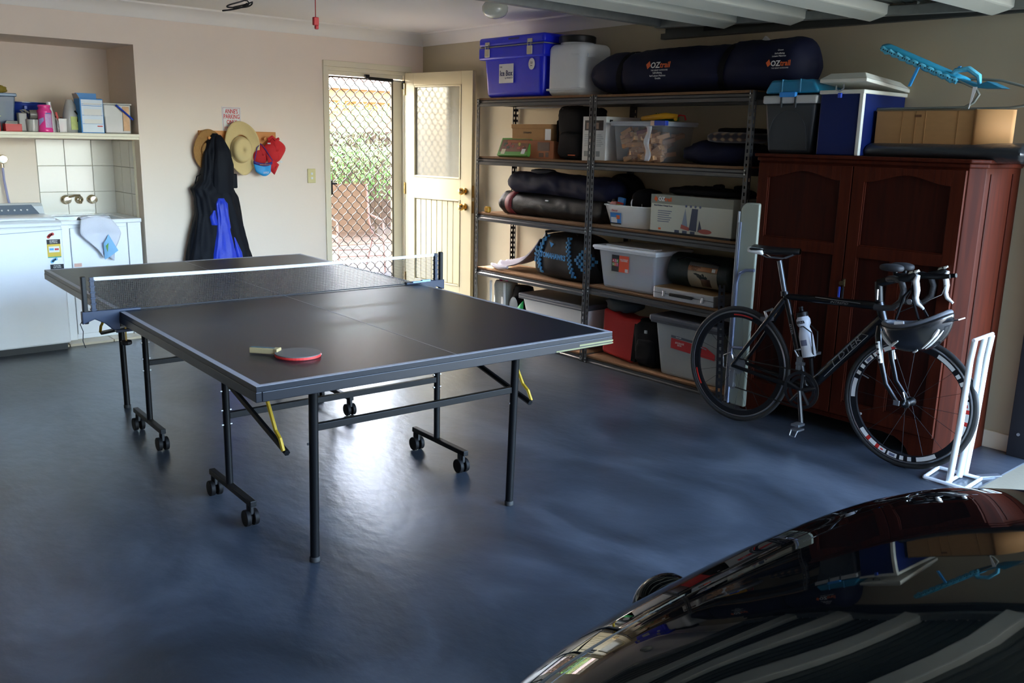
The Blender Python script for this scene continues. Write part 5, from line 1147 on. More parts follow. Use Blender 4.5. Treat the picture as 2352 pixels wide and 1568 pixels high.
B().cyl((.584, -.02, .82), (.584, -.05, .82), .004, 8).lathe([(.012, -.05), (.012, -.053)], 14, (.584, 0, .82), 'y').obj('key', M('dull_brass'), t)
B().box(.570, .582, -.053, -.047, .745, .80).obj('key_tag', M('blue_plastic'), t, bevel=.002, label='blue key tag'); B().box(.59, .6, -.05, -.044, .74, .80).obj('key_tag', mBlackP, t, bevel=.002)
B().cyl((.75, -.021, .155), (.75, -.023, .155), .007, 10).obj('paint_spot', mPaper, t)
ZW = 1.462
t = on('small_cool_box', 'black and grey cool box with a teal lid on the left of the wardrobe top', 'cool box', -3.86, ZW, -.445)
mCB = M('charcoal_plastic', '#2b3034', .4, var=.06)
B().taper(0, .315, 0, .24, 0, .27, .025).obj('body', mCB, t, bevel=.02, smooth=True, seg=3)
B().box(-.006, .321, -.006, .246, .262, .305).obj('collar', M('collar_grey', '#b9bbb8', .4), t, bevel=.008)
B().grid(lambda u, v: (.155 + .115 * math.cos(PI - PI * u) * (1 - .0 * v), -.0065 + .028 * (1 - v) * 0 + .022 * (1 - (.21 * math.sin(PI * u) ** .7 + .03) / .27) - .003 * v, .03 + .195 * (math.sin(PI * u) ** .6)), 20, 1).obj('moulded_arch', mCB, t, solid=.004)
b = B().prism([(.0, .315), (.005, .335), (.035, .385), (.29, .385), (.318, .335), (.322, .315)], .0, .25, 'y'); b.obj('lid', M('teal_plastic', '#1f7fa6', .35, coat=.2), t, bevel=.012, smooth=True, seg=3)
b = B().box(.10, .108, -.003, .2, .318, .388).box(.21, .218, -.003, .2, .318, .388); b.obj('lid_rib', M('teal_plastic'), t, bevel=.003)
B().box(.10, .20, -.018, .005, .295, .322).obj('lid_latch', M('bright_blue_plastic', '#2f8fe0', .35), t, bevel=.006)
for x in (.105, .19): B().box(x, x + .012, -.01, .0, .24, .3).obj('rib', mCB, t, bevel=.003)
t = on('large_cool_box', 'navy cool box with a cream lid slightly open on the wardrobe top', 'cool box', -4.20, ZW, -.445, rz=RZ - .0)
mNB = M('navy_cool_box', '#0c1d52', .4, var=.06, spec=.3)
B().box(0, .235, 0, .44, 0, .32).obj('body', mNB, t, bevel=.006)
mCr = M('cream_plastic', '#d5d2c4', .4)
for (x, y) in ((.218, -.004),): B().box(x, .239, y, .02, 0, .32).obj('corner_strip', mCr, t, bevel=.003)
B().box(-.006, .242, -.006, .446, .305, .325).obj('rim', mCr, t, bevel=.004)
b = B(); b.taper(-.008, .25, -.012, .45, -.0, .018, 0); lidv = [(-.008, -.012, .018), (.25, -.012, .018), (.25, .45, .018), (-.008, .45, .018), (.025, .03, .05), (.215, .03, .05), (.215, .4, .05), (.025, .4, .05)]
b.add(lidv, [(0, 1, 5, 4), (1, 2, 6, 5), (2, 3, 7, 6), (3, 0, 4, 7), (4, 5, 6, 7)])
b.xf(Matrix.Translation((0, .45, .328)) @ Matrix.Rotation(-.075, 4, 'X') @ Matrix.Translation((0, -.45, 0))).obj('lid', mCr, t, bevel=.003, label='cream lid propped ajar')
B().tube([(.09, -.012, .345), (.1, -.03, .325), (.12, -.03, .315), (.14, -.028, .33), (.13, -.012, .35)], .004, 6).obj('wire_catch', mZinc, t); B().box(.105, .125, -.02, -.006, .285, .31).obj('catch_hook', M('blue_plastic'), t, bevel=.003)
t = on('cardboard_box', 'long open cardboard box on the right of the wardrobe top', 'box', -4.455, ZW + .052, -.33, rz=RZ - .06)
B().box(0, .50, 0, .22, 0, .172).obj('carton', mCard, t, bevel=.003)
B().grid(lambda u, v: (.50 + .14 * u, .0 - .004 + .10 * u ** 1.8, .0 + .174 * v), 12, 1).obj('end_flap', M('cardboard_light', '#ad7a45', .8, var=.06, scale=10), t, solid=.005, smooth=True)
for x in (.14, .21, .26, .42): B().box(x, x + .003, -.0015, .001, 0.0, .17).obj('crease', M('card_crease', '#9a7040', .85), t)
B().box(-.002, .505, -.002, .223, .170, .176).obj('top_flap', M('cardboard_dark', '#6d6048', .85), t)
B().box(.205, .24, -.0016, 0, .14, .152).obj('dark_stain', M('stain_brown', '#6e4a2a', .9), t)
t = on('wrapped_roll', 'long parcel wrapped in black plastic film under the cardboard box', 'parcel', -4.42, ZW, -.31)
f5 = lambda v: (.05 + .012 * v) * (min(1, (v + .01) / .04) ** .5) * (1 if v < .97 else .7)
roll(B(), .80, f5, 32, 60, seed=31, amp=.004, squash=.8).xf(Matrix.Scale(1.7, 4, (0, 1, 0)) @ Matrix.Translation((0, 0, .026))).obj('wrapped_body', M('black_film', '#2c2e30', .3, var=.2, coat=.3, bump=.15, bscale=40), t, smooth=70)
soft(B(), (.80, .03, .02), (.075, .1, .045), .8, .8, .02, 14, 3, flat=False).obj('twisted_end', M('black_film'), t, smooth=70)
# teal folding seat on wire frame
t = on('wire_stand', 'teal mesh pad on a bent wire frame on top of the cardboard box', 'wire stand', -4.50, ZW + .231, -.29)
mTeal = M('teal_mesh', '#2f9cc0', .5, var=.2, scale=50)
mWire = M('grey_wire', '#84887f', .4, .3)
def padp(u):  return (-.08 + .40 * u, .30 - .175 * u)
B().tube([(padp(u)[0], .0, padp(u)[1] + .004 * math.sin(u * 60)) for u in [k / 40 for k in range(41)]], [.012 + .003 * (k % 2) for k in range(41)], 8).obj('padded_edge', M('teal_light_weave', '#5cb8d4', .6, var=.35, scale=90), t, smooth=True)
B().grid(lambda u, v: (padp(u)[0] + .01 * v, .0 + .12 * v, padp(u)[1] + .012 + .012 * math.sin(PI * v)), 20, 6).obj('pad', mTeal, t, solid=.012, smooth=True)
b = B()
for i in range(34):
    u = (i + .5) / 34; x, z = padp(u); b.cyl((x, -.013, z + .002), (x, -.0115, z + .002), .0035, 8)
b.obj('eyelet', mBlackP, t)
B().tube([(.26, .02, .135), (.30, .02, .18), (.36, .02, .185), (.41, .02, .15), (.42, .02, .105)], [.008, .013, .014, .013, .008], 8).obj('handle_loop', M('teal_light_weave'), t, smooth=True)
B().prism([(.25, .145), (.42, .095), (.53, .092), (.46, .125), (.42, .11), (.3, .15)], -.005, .1, 'y').obj('flap', M('teal_dark', '#1f6f8a', .5), t, bevel=.003)
B().grid(lambda u, v: (.125 - .035 * v + .012 * u, -.016, .20 - .09 * v), 1, 3).obj('ribbon', M('sky_ribbon', '#2f95d8', .5), t, solid=.012); B().grid(lambda u, v: (.235 + .045 * v + .012 * u, .09, .155 + .05 * v), 1, 3).obj('ribbon', M('sky_ribbon'), t, solid=.01)
B().grid(lambda u, v: (.41 + .02 * (u - .5) * (1 - v) - .02 * v, -.005, .10 - .11 * v), 3, 4).obj('white_tag', mPaper, t, solid=.003)
for y in (-.0, .13):
    B().tube([(-.1, y, -.012 + .015 * 0), (-.07, y, .004), (.3, y, .006), (.37, y, .008), (.41, y, .03), (.43 + y * .9, y, .065), (.41 + y * .4, y, .095), (.33, y, .13)] if y < .05 else
             [(.3, y, .006), (.52, y, .008), (.6, y, .02), (.625, y, .06), (.59, y, .1), (.47, y, .135), (.3, y, .15)], .0065, 8).obj('wire_frame', mWire, t, smooth=True)

# ================================================================== road bicycle leaning on the wardrobe
bk = thing('bicycle', 'black and white road bicycle with drop handlebars leaning against the wardrobe', 'bicycle', (-.69, -4.04, 0), math.atan2(-.995, .026), rx=-.018)
mFr = M('gloss_black_frame', '#0b0c0e', .28, var=.05, coat=.15, spec=.4); mAl = M('bike_alloy', '#a4a7aa', .3, .9); mTy = M('tyre_rubber', '#222222', .6, var=.1)
mRimS = M('rim_brake_grey', '#8b8d92', .3, .7); mRimB = M('rim_black', '#1b1c20', .3, .3)
RW = .321
def wheel(cx, name, front):
    w_ = bpy.data.objects.new(name, None); COL.objects.link(w_); w_.parent = bk; w_.location = (cx, 0, RW); 
    ring(B(), (0, 0, 0), RW - .012, .0125, 72, 10).obj('tyre', mTy, w_, smooth=True)
    ring(B(), (0, 0, 0), RW - .03, .009, 72, 8, sq=1.1).obj('rim_brake_track', mRimS, w_, smooth=True)
    b = B()
    def band(r0, r1, hw, a0=0, a1=2 * PI, n=72):
        bb = B()
        for s in (-1, 1): bb.grid(lambda u, v: ((r0 + (r1 - r0) * v) * math.cos(a0 + (a1 - a0) * u), s * (hw - .002 * (1 - v)), (r0 + (r1 - r0) * v) * math.sin(a0 + (a1 - a0) * u)), n, 1)
        return bb
    bb = band(RW - .062, RW - .034, .0095); bb.grid(lambda u, v: ((RW - .062) * math.cos(u * 2 * PI), (v - .5) * .016, (RW - .062) * math.sin(u * 2 * PI)), 72, 1, wrapu=True)
    bb.obj('rim', mRimB, w_, smooth=True)
    if front:
        for c0 in (100, 220, 340):     # printed decal groups on the rim
            segs = [(0, 10, mPaper), (10, 14, mRed), (14, 22, mPaper), (22, 26, mRed), (26, 34, mPaper), (36, 46, mPaper), (49, 53, mPaper), (57, 61, mPaper), (66, 86, mPaper)]
            for a, c, m_ in segs: band(RW - .058 + (.012 if a == 66 else 0) * 0, RW - .038, .0112, R(c0 + a), R(c0 + c), 8).obj('rim_decal', m_, w_)
            band(RW - .052, RW - .045, .0116, R(c0 + 28), R(c0 + 31), 4).obj('rim_decal', mRed, w_)
            band(RW - .054, RW - .042, .0116, R(c0 + 38), R(c0 + 44), 6).obj('rim_decal', M('ink_grey'), w_)
    else:
        band(RW - .05, RW - .042, .0112, R(195), R(215), 8).obj('rim_decal', mRed, w_); band(RW - .05, RW - .042, .0112, R(75), R(100), 8).obj('rim_decal', mRed, w_)
    sp = B(); N_ = 16 if front else 20
    for i in range(N_):
        a = 2 * PI * i / N_; s = 1 if i % 2 else -1; da = 0 if front else .5 * (1 if (i // 2) % 2 else -1)
        sp.tube([(.018 * math.cos(a + da), s * .03, .018 * math.sin(a + da)), ((RW - .06) * math.cos(a), 0, (RW - .06) * math.sin(a))], .0011, 4, cap=False)
    sp.obj('spokes', M('spoke_dark', '#26282a', .5, .4), w_)
    B().lathe([(.012, -.045), (.02, -.04), (.022, -.03), (.014, -.02), (.013, .02), (.022, .03), (.02, .04), (.01, .05)], 20, ax='y').obj('hub', mBlackP if front else mAl, w_, smooth=True)
    B().cyl((-.0, -.052, 0), (0, .052, 0), .006, 8).tube([(0, -.055, 0), (.01, -.06, .02), (-.005, -.062, .06)], .004, 6).obj('quick_release', mAl, w_, smooth=True)
    a = R(160) if front else R(170); B().cyl(((RW - .06) * math.cos(a), 0, (RW - .06) * math.sin(a)), ((RW - .1) * math.cos(a), 0, (RW - .1) * math.sin(a)), .003, 6).obj('valve', mAl, w_)
    return w_
HR, HF = -.048, .905
wheel(HR, 'rear_wheel', False); wf = wheel(HF, 'front_wheel', True)
def ftube(name, pts, r, m=mFr, n=12, sx=1.): return B().tube(pts, r, n).obj(name, m, bk, smooth=True)
ST, HT1, HT0, BBk = (.205, 0, .735), (.705, 0, .775), (.742, 0, .675), (.372, 0, .272)
fr = B(); fr.tube([ST, (.712, 0, .758)], [.016, .021], 12); fr.tube([(.735, 0, .70), (.42, 0, .322)], [.032, .028], 14); fr.tube([(.198, 0, .755), BBk], .0165, 12)
fr.tube([HT1, HT0], .021, 14); fr.cyl((.372, -.036, .272), (.372, .036, .272), .021, 14)
for s in (-1, 1):
    fr.tube([(.205, s * .02, .72), (.03, s * .055, .44), (HR, s * .06, RW)], [.012, .01, .009], 8); fr.tube([(.35, s * .03, .275), (.22, s * .05, .29), (HR, s * .06, RW)], [.014, .012, .009], 8)
fr.obj('frame', mFr, bk, smooth=True)
for s in (-1, 1):
    B().tube([(.735, s * .028, .665), (.745, s * .052, .62), (.775, s * .055, .5), (.81, s * .055, .40), (.875, s * .055, .325)], [.016, .017, .013, .011, .009], 10).obj('fork_blade', mFr, bk, smooth=True)
    B().box(.86, .89, s * .062 - .004, s * .062 + .004, .31, .335).obj('fork_tip', mAl, bk, bevel=.003)
    b = B().tube([(.752, s * .0685, .60), (.762, s * .070, .56), (.78, s * .0695, .50)], .0095, 8); b.xf(Matrix.Diagonal((1, 1, 1, 1))).obj('fork_decal', mPaper, bk, smooth=True)
    for k in range(4): B().cyl((.7545 + k * .0068, s * .0775, .59 - k * .025), (.7545 + k * .0068, s * .081, .59 - k * .025), .0055, 8).obj('fork_decal_dot', mInk, bk)
b = B()       # outlined lettering panel on the down tube, and top tube
dv = Vector((.42 - .735, 0, .322 - .70)).normalized(); nrm = Vector((-dv.z, 0, dv.x))
def dt(s, h, y=-.0325): p = Vector((.735, y, .70)) + dv * s - nrm * h * -1; return p
for (s0, h0, s1, h1) in ((.10, .017, .34, .017), (.10, .017, .12, -.012), (.12, -.012, .33, -.014), (.34, .017, .33, -.014), (.34, .017, .42, .019)):
    b.tube([dt(s0, h0), dt(s1, h1)], .0016, 5)
b.obj('tube_outline', mZinc, bk)
ang = math.atan2(-dv.z, -dv.x)
text('DTER', .038, mZinc, bk, tuple(dt(.22, .001, -.0335)), rot=(PI / 2, -ang, 0), squeeze=1.7, shear=.2, name='frame_lettering')
B().box(.34, .60, -.0205, -.019, -.002, .0).obj('line', mZinc, bk, loc=(0, 0, .765), rot=(0, -.0, 0), name=None) if False else None
B().tube([(.38, -.0195, .757), (.62, -.0205, .76)], .0018, 5).obj('top_tube_line', mZinc, bk); text('INTREPID', .016, mZinc, bk, (.51, -.0215, .747), rot=(PI / 2, -.03, 0), squeeze=1.4, shear=.3, name='frame_lettering')
text('DTER', .018, mZinc, bk, (.262, -.018, .57), rot=(PI / 2, 1.22, 0), squeeze=1.3, name='frame_lettering')
# saddle and post
B().tube([(.198, 0, .74), (.145, 0, .915)], .0135, 12).obj('seat_post', M('seatpost_grey', '#55585c', .3, .6), bk, smooth=True); B().cyl((.197, 0, .735), (.193, 0, .76), .02, 12).obj('seat_clamp', mBlackP, bk, smooth=True)
def sad(u, v):
    x = -.01 + .27 * v; w_ = (.07 * (1 - v) ** 1.1 + .017) * min(1, (v + .03) / .1) ** .5 * (1 if v < .98 else .6); a = u * 2 * PI
    return (x, math.cos(a) * w_, .968 - .004 * math.sin(PI * v) + math.sin(a) * (.019 if math.sin(a) > 0 else .03 - .016 * v) * (1 - .3 * abs(math.cos(a))) + .004 * v)
B().grid(sad, 24, 22, wrapu=True).obj('saddle', M('saddle_black', '#141414', .35, coat=.2), bk, smooth=True)
for s in (-1, 1): B().grid(lambda u, v: (-.008 + .085 * v, s * (.062 - .01 * v) + s * .008 * math.sin(PI * u), .95 + .024 * u - .006 * v), 6, 6).obj('white_side_panel', mPaper, bk, solid=.012, smooth=True)
for s in (-1, 1): B().tube([(.03, s * .03, .945), (.08, s * .022, .928), (.17, s * .02, .93), (.225, s * .01, .955)], .0035, 6).obj('saddle_rail', mAl, bk)
# stem, bars, hoods, levers, aero pads
B().tube([(.704, 0, .78), (.695, 0, .84), (.69, 0, .875)], .019, 12).obj('headset', mBlackP, bk, smooth=True); B().cyl((.7, -.018, .79), (.697, -.018, .84), .006, 8).obj('silver_spacer', mAl, bk, smooth=True)
B().tube([(.69, 0, .868), (.79, 0, .905)], .02, 12).obj('stem', mFr, bk, smooth=True)
for s in (-1, 1):
    B().tube([(.79, 0, .905), (.79, s * .12, .908), (.80, s * .13, .912), (.83, s * .151, .918), (.868, s * .155, .91), (.886, s * .157, .87), (.88, s * .160, .82), (.845, s * .161, .785), (.79, s * .161, .775), (.76, s * .161, .775)], .0145, 10).obj('drop_bar', M('bar_tape', '#2c2c2e', .6, bump=.2, bscale=200), bk, smooth=True)
    B().tube([(.86, s * .155, .92), (.90, s * .155, .93), (.93, s * .155, .955)], [.017, .019, .015], 10).obj('brake_hood', mBlackP, bk, smooth=True)
    B().grid(lambda u, v: ((.9 + .04 * v), s * .155 + (u - .5) * .026, .953 + .014 * v - .004 * math.cos(u * 6)), 6, 4).obj('hood_cap', M('cream_plastic'), bk, solid=.004, smooth=True)
    B().tube([(.94, s * .158, .948), (.935, s * .158, .92), (.945, s * .158, .88), (.945, s * .158, .845), (.955, s * .158, .82), (.985, s * .158, .80)], [.01, .014, .0135, .011, .010, .006], 10).obj('brake_lever', M('lever_silver', '#eef2f2', .25, .3), bk, smooth=True)
    soft(B(), (.77, s * .055, .955), (.055, .035, .018), .7, .7, .002, 9, 1, flat=False, nu=24, nv=14).obj('arm_rest_pad', M('matt_pad', '#232326', .7), bk, smooth=True)
    B().tube([(.79, s * .05, .915), (.785, s * .05, .945)], .01, 8).tube([(.80, s * .06, .925), (.98, s * .04, .935), (1.03, s * .035, .945)], .0105, 8).obj('aero_extension', mBlackM, bk, smooth=True)
B().tube([(.93, .17, .95), (.93, -.17, .95)], .0001, 3).obj('cable_line', mBlackP, bk)
B().tube([(.935, -.2, .925), (.9, -.12, .86), (.84, -.03, .80), (.79, -.01, .74)], .0025, 5).tube([(.935, .2, .925), (.95, .1, .84), (.9, .02, .80), (.8, 0, .74)], .0025, 5).obj('brake_cable', mBlackP, bk, smooth=True)
# brakes, drivetrain
b = B(); b.box(.765, .80, -.03, .03, .605, .63); b.tube([(.775, -.03, .62), (.80, -.035, .66), (.79, 0, .675)], .008, 6); b.tube([(.775, .03, .62), (.80, .035, .66), (.79, 0, .675)], .008, 6); b.cyl((.77, 0, .64), (.82, 0, .64), .009, 8)
b.obj('front_brake', mAl, bk, bevel=.002)
b = B(); b.tube([(.13, -.03, .60), (.11, -.035, .64), (.13, 0, .655)], .008, 6); b.tube([(.13, .03, .60), (.11, .035, .64), (.13, 0, .655)], .008, 6); b.box(.085, .13, -.035, .035, .59, .61); b.obj('rear_brake', mAl, bk)
def disc(b, c, r, y0, y1, teeth=0, n=60):
    P = [(c[0] + r * (1 + (.03 if teeth and (i % 2) else 0)) * math.cos(2 * PI * i / n), c[1] + r * (1 + (.03 if teeth and (i % 2) else 0)) * math.sin(2 * PI * i / n)) for i in range(n)]
    return b.prism(P, y0, y1, 'y')
b = B()
for r, y in ((.098, -.052), (.075, -.045)):
    b.grid(lambda u, v: (.372 + (r - .016 * v) * math.cos(u * 2 * PI), y, .272 + (r - .016 * v) * math.sin(u * 2 * PI)), 60, 1, wrapu=True)
for k in range(5): a = k * 2 * PI / 5 + .3; b.cyl((.372, -.05, .272), (.372 + .085 * math.cos(a), -.05, .272 + .085 * math.sin(a)), .007, 6)
b.obj('chainring', M('chainring_dark', '#3a3b3e', .35, .7), bk, solid=.003)
B().tube([(.372, -.068, .272), (.405, -.072, .105)], .011, 8).tube([(.372, .066, .272), (.339, .07, .44)], .011, 8).obj('crank_arm', M('crank_grey', '#2b2c2f', .35, .6), bk, smooth=True)
b = B(); b.box(.385, .43, -.14, -.08, .1, .112).box(.385, .43, -.14, -.08, .075, .085).tube([(.39, -.14, .08), (.39, -.15, .05), (.42, -.15, .05), (.425, -.14, .08)], .004, 6); b.obj('pedal', mAl, bk, bevel=.002)
B().box(.32, .36, .08, .14, .435, .45).obj('pedal', mAl, bk, bevel=.002)
b = B()
for k in range(9): disc(b, (HR, RW), .055 - .0035 * k, -.018 - .004 * k, -.016 - .004 * k, 1, 40)
b.obj('cassette', mAl, bk)
b = B(); b.tube([(HR, -.04, RW + .04), (.372, -.05, .272 + .098)], .004, 4); b.tube([(HR - .0, -.04, .20), (.372, -.05, .272 - .096)], .004, 4); b.tube([(.372 + .098 * math.cos(a), -.052, .272 + .098 * math.sin(a)) for a in [PI / 2 - k * PI / 12 for k in range(13)]], .004, 4); b.obj('chain', M('chain_dark', '#3d3a36', .45, .8), bk)
b = B(); b.cyl((HR - .01, -.045, .285), (HR - .01, -.03, .285), .02, 14); disc(b, (HR, .205), .02, -.044, -.036, 1, 24); b.box(HR - .02, HR + .01, -.05, -.03, .2, .3); b.tube([(HR - .01, -.055, .29), (HR - .06, -.05, .3), (HR - .08, -.03, .36), (HR - .02, -.05, .39)], .003, 5)
b.obj('rear_derailleur', mAl, bk, bevel=.002)
b = B(); b.box(.325, .345, -.045, -.02, .37, .44).tube([(.33, -.04, .44), (.31, -.045, .47), (.335, -.03, .48)], .006, 6).box(.33, .37, -.06, -.03, .40, .415); b.obj('front_derailleur', mAl, bk, bevel=.002)
# bottle cage (part), bottle and helmet (things)
sdv = (Vector(BBk) - Vector(ST)).normalized()
cg = B(); 
for s in (-1, 1): cg.tube([(.305, s * .018, .59), (.34, s * .036, .60), (.385, s * .03, .575), (.40, s * .02, .47), (.40, 0, .445), (.36, 0, .43)], .0035, 6)
cg.obj('bottle_cage', mBlackP, bk, smooth=True)
bkM = Matrix.Translation(bk.location) @ bk.rotation_euler.to_matrix().to_4x4()
wb = thing('water_bottle', 'white sports bottle with black cap in the cage of the bicycle', 'bottle')
wb.matrix_world = bkM @ Matrix.Translation((.372, 0, .443)) @ Matrix.Rotation(-.30, 4, 'Y')
B().lathe([(.034, 0), (.036, .006), (.036, .105), (.033, .125), (.026, .15), (.026, .155), (.035, .172), (.035, .195), (.029, .205), (.027, .212)], 28).obj('bottle_body', M('bottle_white', '#d6dbe2', .35, trans=.1), wb, smooth=True)
B().lathe([(.029, .21), (.029, .232), (.012, .238), (.010, .252), (.012, .254), (.011, .262)], 22).obj('cap', mBlackP, wb, smooth=True)
text('onza', .028, mInk, wb, (0, 0, 0), rot=(0, 0, 0), bend=lambda co: Vector((math.sin(co.x / .036) * .0363, -math.cos(co.x / .036) * .0363, co.y + .184)), squeeze=.9, bold=.001)
B().grid(lambda u, v: (math.sin(-.5 + u) * .0364, -math.cos(-.5 + u) * .0364, .06 + .03 * v), 6, 1).obj('printed_mark', M('ink_grey'), wb, solid=.0005)
hm = thing('bicycle_helmet', 'black cycling helmet with white marks hanging upside down from the handlebars', 'helmet')
hm.matrix_world = bkM @ Matrix.Translation((.955, -.135, .69)) @ Matrix.Rotation(-.18, 4, 'Y')
def hel(u, v):
    a = u * 2 * PI; t_ = v * PI / 2
    x = .145 * math.cos(a) * math.cos(t_) ** .75; y = .098 * math.sin(a) * math.cos(t_) ** .75; z = .045 - .125 * math.sin(t_) ** 1.1
    return (x * (1.0 + .08 * (1 if math.cos(a) > 0 else 0)), y, z + .016 * math.cos(2 * a) * (1 - v) + .02 * math.cos(a) * (1 - v))
B().grid(hel, 44, 14, wrapu=True).obj('shell', M('helmet_black', '#17181b', .25, coat=.5), hm, smooth=80, solid=.022)
B().tube([(hel(k / 44, 0)[0] * .97, hel(k / 44, 0)[1] * .95, hel(k / 44, 0)[2] + .004) for k in range(44)], .012, 8, closed=True).obj('inner_rim', M('helmet_grey_foam', '#505257', .6), hm, smooth=True)
B().add([(.13, -.06, .04), (.2, -.03, .052), (.205, .03, .055), (.13, .06, .045)], [(0, 1, 2, 3)]).obj('visor', M('helmet_black'), hm, solid=.005)
def hl(u, v, o=.013): p = Vector(hel(u % 1, v)); n = Vector((p.x / .145 ** 2, p.y / .098 ** 2, (p.z - .045) / .12 ** 2)).normalized(); return tuple(p + n * o)
for (u0, v0, u1, v1, w_) in ((.575, .15, .60, .55, .010), (.60, .55, .70, .34, .006), (.90, .3, .83, .66, .006), (.93, .3, .86, .7, .005), (.80, .72, .74, .86, .005), (.9, .25, .875, .42, .01)):
    B().tube([hl(u0 + (u1 - u0) * k / 6, v0 + (v1 - v0) * k / 6) for k in range(7)], [w_ * (.4 + .6 * math.sin(PI * (k + .5) / 7)) for k in range(7)], 6).obj('white_mark', mPaper, hm, smooth=True)
for pts in ([(-.06, -.07, .06), (-.03, -.04, .16), (.0, .0, .21)], [(.05, -.08, .06), (.01, -.04, .15), (.0, .0, .21)], [(.02, .08, .06), (.0, .03, .15), (.0, .0, .21)]): B().tube(pts, .006, 5).obj('chin_strap', mBlackF, hm, smooth=True)
B().lathe([(.012, -.002), (.012, -.006)], 14, (.0, -.05, .14), 'y').obj('strap_buckle', mZinc, hm); B().box(-.06, -.015, -.088, -.08, .03, .055).obj('inner_label', mPaper, hm, bevel=.002)
B().box(.03, .06, -.06, -.05, .02, .06).obj('inner_pad', M('grey_pad', '#6b6c68', .9), hm, bevel=.004)
# ------------------------------------------------------------------ plastic cricket stumps
t = thing('cricket_stumps', 'white plastic cricket stumps on a low metal base by the front wheel', 'cricket stumps', (-.65, -5.17, 0), 0)
b = B(); o_ = lambda x, y: (x + .65, y + 5.17, .011)
for p, q in (((-.741, -5.097), (-.744, -5.283)), ((-.744, -5.283), (-.547, -5.272)), ((-.547, -5.272), (-.557, -5.08)), ((-.557, -5.08), (-.741, -5.097)), ((-.742, -5.195), (-.552, -5.19))):
    b.cyl(o_(*p), o_(*q), .009, 8)
b.obj('base_frame', mWhiteE, t, smooth=True)
for x, xt in ((-.715, -.79), (-.61, -.69), (-.55, -.615)):
    B().tube([(x + .65, -.03, .015), (x + .65 - .012, -.05, .3), (xt + .65 + .02, -.072, .6), (xt + .65, -.088, .70)], [.0145, .0145, .013, .0125], 12).obj('stump', M('stump_white', '#eaf1f2', .35, coat=.2), t, smooth=True)
B().tube([(-.155, -.088, .7), (.048, -.085, .705)], .008, 8).obj('bail_bar', mWhiteE, t)
tag(B().box(0, .12, -.03, .0, 0, .006).obj('metal_strip', M('bright_metal_strip', '#9aa0ae', .3, .7), None, loc=(-.5, -5.23, .001), rot=(0, 0, -.5)), 'thin pale metal strip on the floor beside the cricket stumps', 'strip')
# ================================================================== black car, its nose at the garage opening
car = thing('car', 'glossy black car parked nose-in with its bonnet at the garage opening', 'car', (-3.41, -5.76, 0), 0)
mPaint = M('black_car_paint', '#050607', .02, var=.0, spec=.5)
_pb = mPaint.node_tree.nodes['Principled BSDF']; _pb.inputs['Coat Roughness'].default_value = .01
mGlass = M('dark_car_glass', '#0b0d0e', .03, spec=1., coat=1.); mChromeC = mChrome
TP = [(0, .46), (.015, .52), (.04, .60), (.08, .675), (.14, .735), (.25, .79), (.4, .828), (.6, .865), (.9, .91), (1.2, .955), (1.5, .97), (3.4, .98), (4.0, .96), (4.25, .90), (4.4, .7), (4.45, .5)]
WP = [(0, .60), (.015, .66), (.04, .72), (.08, .77), (.14, .81), (.25, .845), (.4, .865), (.6, .875), (1.5, .885), (3.4, .88), (4.0, .86), (4.25, .80), (4.4, .68), (4.45, .5)]
def ip(T_, d):
    for (a, x), (b_, y) in zip(T_, T_[1:]):
        if d <= b_: f_ = (d - a) / (b_ - a); return x + (y - x) * f_
    return T_[-1][1]
def sm(T_, d):
    w_ = .012 + .16 * min(d, .8); return sum(ip(T_, max(0, d + w_ * k / 4)) * c for k, c in zip(range(-4, 5), (1, 2, 3, 4, 4, 4, 3, 2, 1))) / 24
def cs(d, a, off=0.):      # a: 0 = right sill, PI = left sill
    w_, zt = sm(WP, d) + off, sm(TP, d) + off; zb = .30
    bow = .10 * (1 - min(1, d / 1.2))                  # nose rounded in plan
    u = w_ * sup(math.cos(a), .42); z = zb + (zt - zb) * abs(math.sin(a)) ** .5
    y = -d - bow * (u / .88) ** 2 - .0
    return (u, y, z)
def patch(d0, d1, a0, a1, off, nd=24, na=24, dfun=None):
    return B().grid(lambda u, v: cs(d0 + (d1 - d0) * v, a0 + (a1 - a0) * u, off), na, nd)
ab = .33      # bonnet edge angle
patch(0, 4.45, 0, PI, -.007, 90, 60).obj('body_shell', M('panel_gap_black', '#020202', .6), car, smooth=80)
bn = patch(.062, 1.22, ab, PI - ab, 0, 60, 60).obj('bonnet', mPaint, car, smooth=80, solid=.004)
for s in (0, 1):
    f_ = (lambda a: PI - a) if s else (lambda a: a)
    B().grid(lambda u, v: cs(.062 + (1.3 - .062) * v, f_(.02 + (ab - .012 - .02) * u), 0), 24, 60).obj('wing', mPaint, car, smooth=80, solid=.004)
    B().grid(lambda u, v: cs(.03 + .025 * v + .0, f_(.05 + .5 * u), .003), 14, 6).obj('headlamp', mChrome, car, smooth=80, solid=.004, label='clear headlamp')
    B().grid(lambda u, v: cs(1.31 + 2.9 * v, f_(.02 + .6 * u), 0), 12, 40).obj('door', mPaint, car, smooth=80)
patch(.0, .056, 0.02, PI - .02, .012, 12, 60).obj('bumper', mPaint, car, smooth=80, solid=.004)
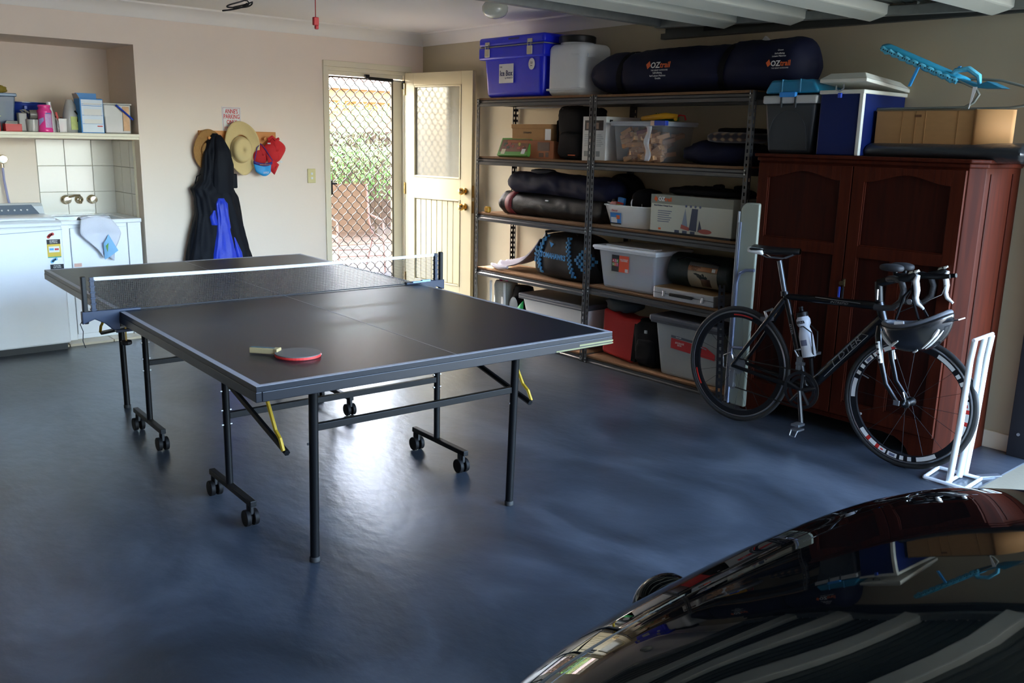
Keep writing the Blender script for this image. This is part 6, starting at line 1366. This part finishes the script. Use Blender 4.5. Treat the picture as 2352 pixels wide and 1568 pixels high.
B().grid(lambda u, v: (sup(math.cos(u * PI), .6) * .72, -.06 - .1 * (math.cos(u * PI)) ** 2 + .03 * v * 0, .18 + .28 * v), 40, 4).obj('bumper_skirt', mPaint, car, smooth=80, solid=.01)
# rounded chromed badge boss at the leading edge
bs = soft(B(), (-.035, .005, .565), (.075, .05, .065), .85, .85, 0, 1, 0, flat=False).obj('grille_boss', mPaint, car, smooth=True)
B().box(-.3, .3, -.02, .02, .36, .5).obj('grille', mChromeC, car, bevel=.01)
for x in (-.80, .80):
    for y in (-.85, -3.45):
        w_ = bpy.data.objects.new('wheel', None); COL.objects.link(w_); w_.parent = car; w_.location = (x, y, .31)
        B().lathe([(.18, -.1), (.29, -.1), (.31, -.08), (.31, .08), (.29, .1), (.18, .1)], 40, ax='x').obj('tyre', mTy, w_, smooth=True)
        B().lathe([(.03, -.095), (.18, -.09), (.19, -.1), (.19, .1), (.18, .09), (.03, .095)], 30, ax='x').obj('rim', mAl, w_, smooth=True)
# cabin
def cab(u, v):
    d = 1.12 + 2.95 * v; k = min(1, (v + .0) / .26) if v < .5 else min(1, (1 - v) / .2); k = math.sin(PI / 2 * max(0, k)) ** .9
    a = u * PI; w_ = .80 - .14 * k * abs(math.sin(a)); return (w_ * sup(math.cos(a), .5), -d, .93 + .50 * k * abs(math.sin(a)) ** .55)
B().grid(cab, 40, 40).obj('cabin_glass', mGlass, car, smooth=80)
def roof(u, v):
    p = cab(.2 + .6 * u, .27 + .5 * v); return (p[0], p[1], p[2] + .012)
B().grid(roof, 20, 20).obj('roof_panel', mPaint, car, smooth=80, solid=.006)
for s in (0, 1):
    for v0, v1 in ((0.0, .27), (.77, 1.)):
        B().grid(lambda u, v: tuple(Vector(cab((.17 + .04 * u) if not s else (.83 - .04 * u), v0 + (v1 - v0) * v)) + Vector((0, 0, .008))), 2, 12).obj('pillar', mPaint, car, smooth=80, solid=.006)
    sx = 1 if not s else -1
    soft(B(), (sx * .93, -1.45, .97), (.07, .05, .055), .7, .7, 0, 1, 0, flat=False, nu=20, nv=12).obj('door_mirror', mPaint, car, smooth=True)
random.seed(3)
for k in range(4): pass
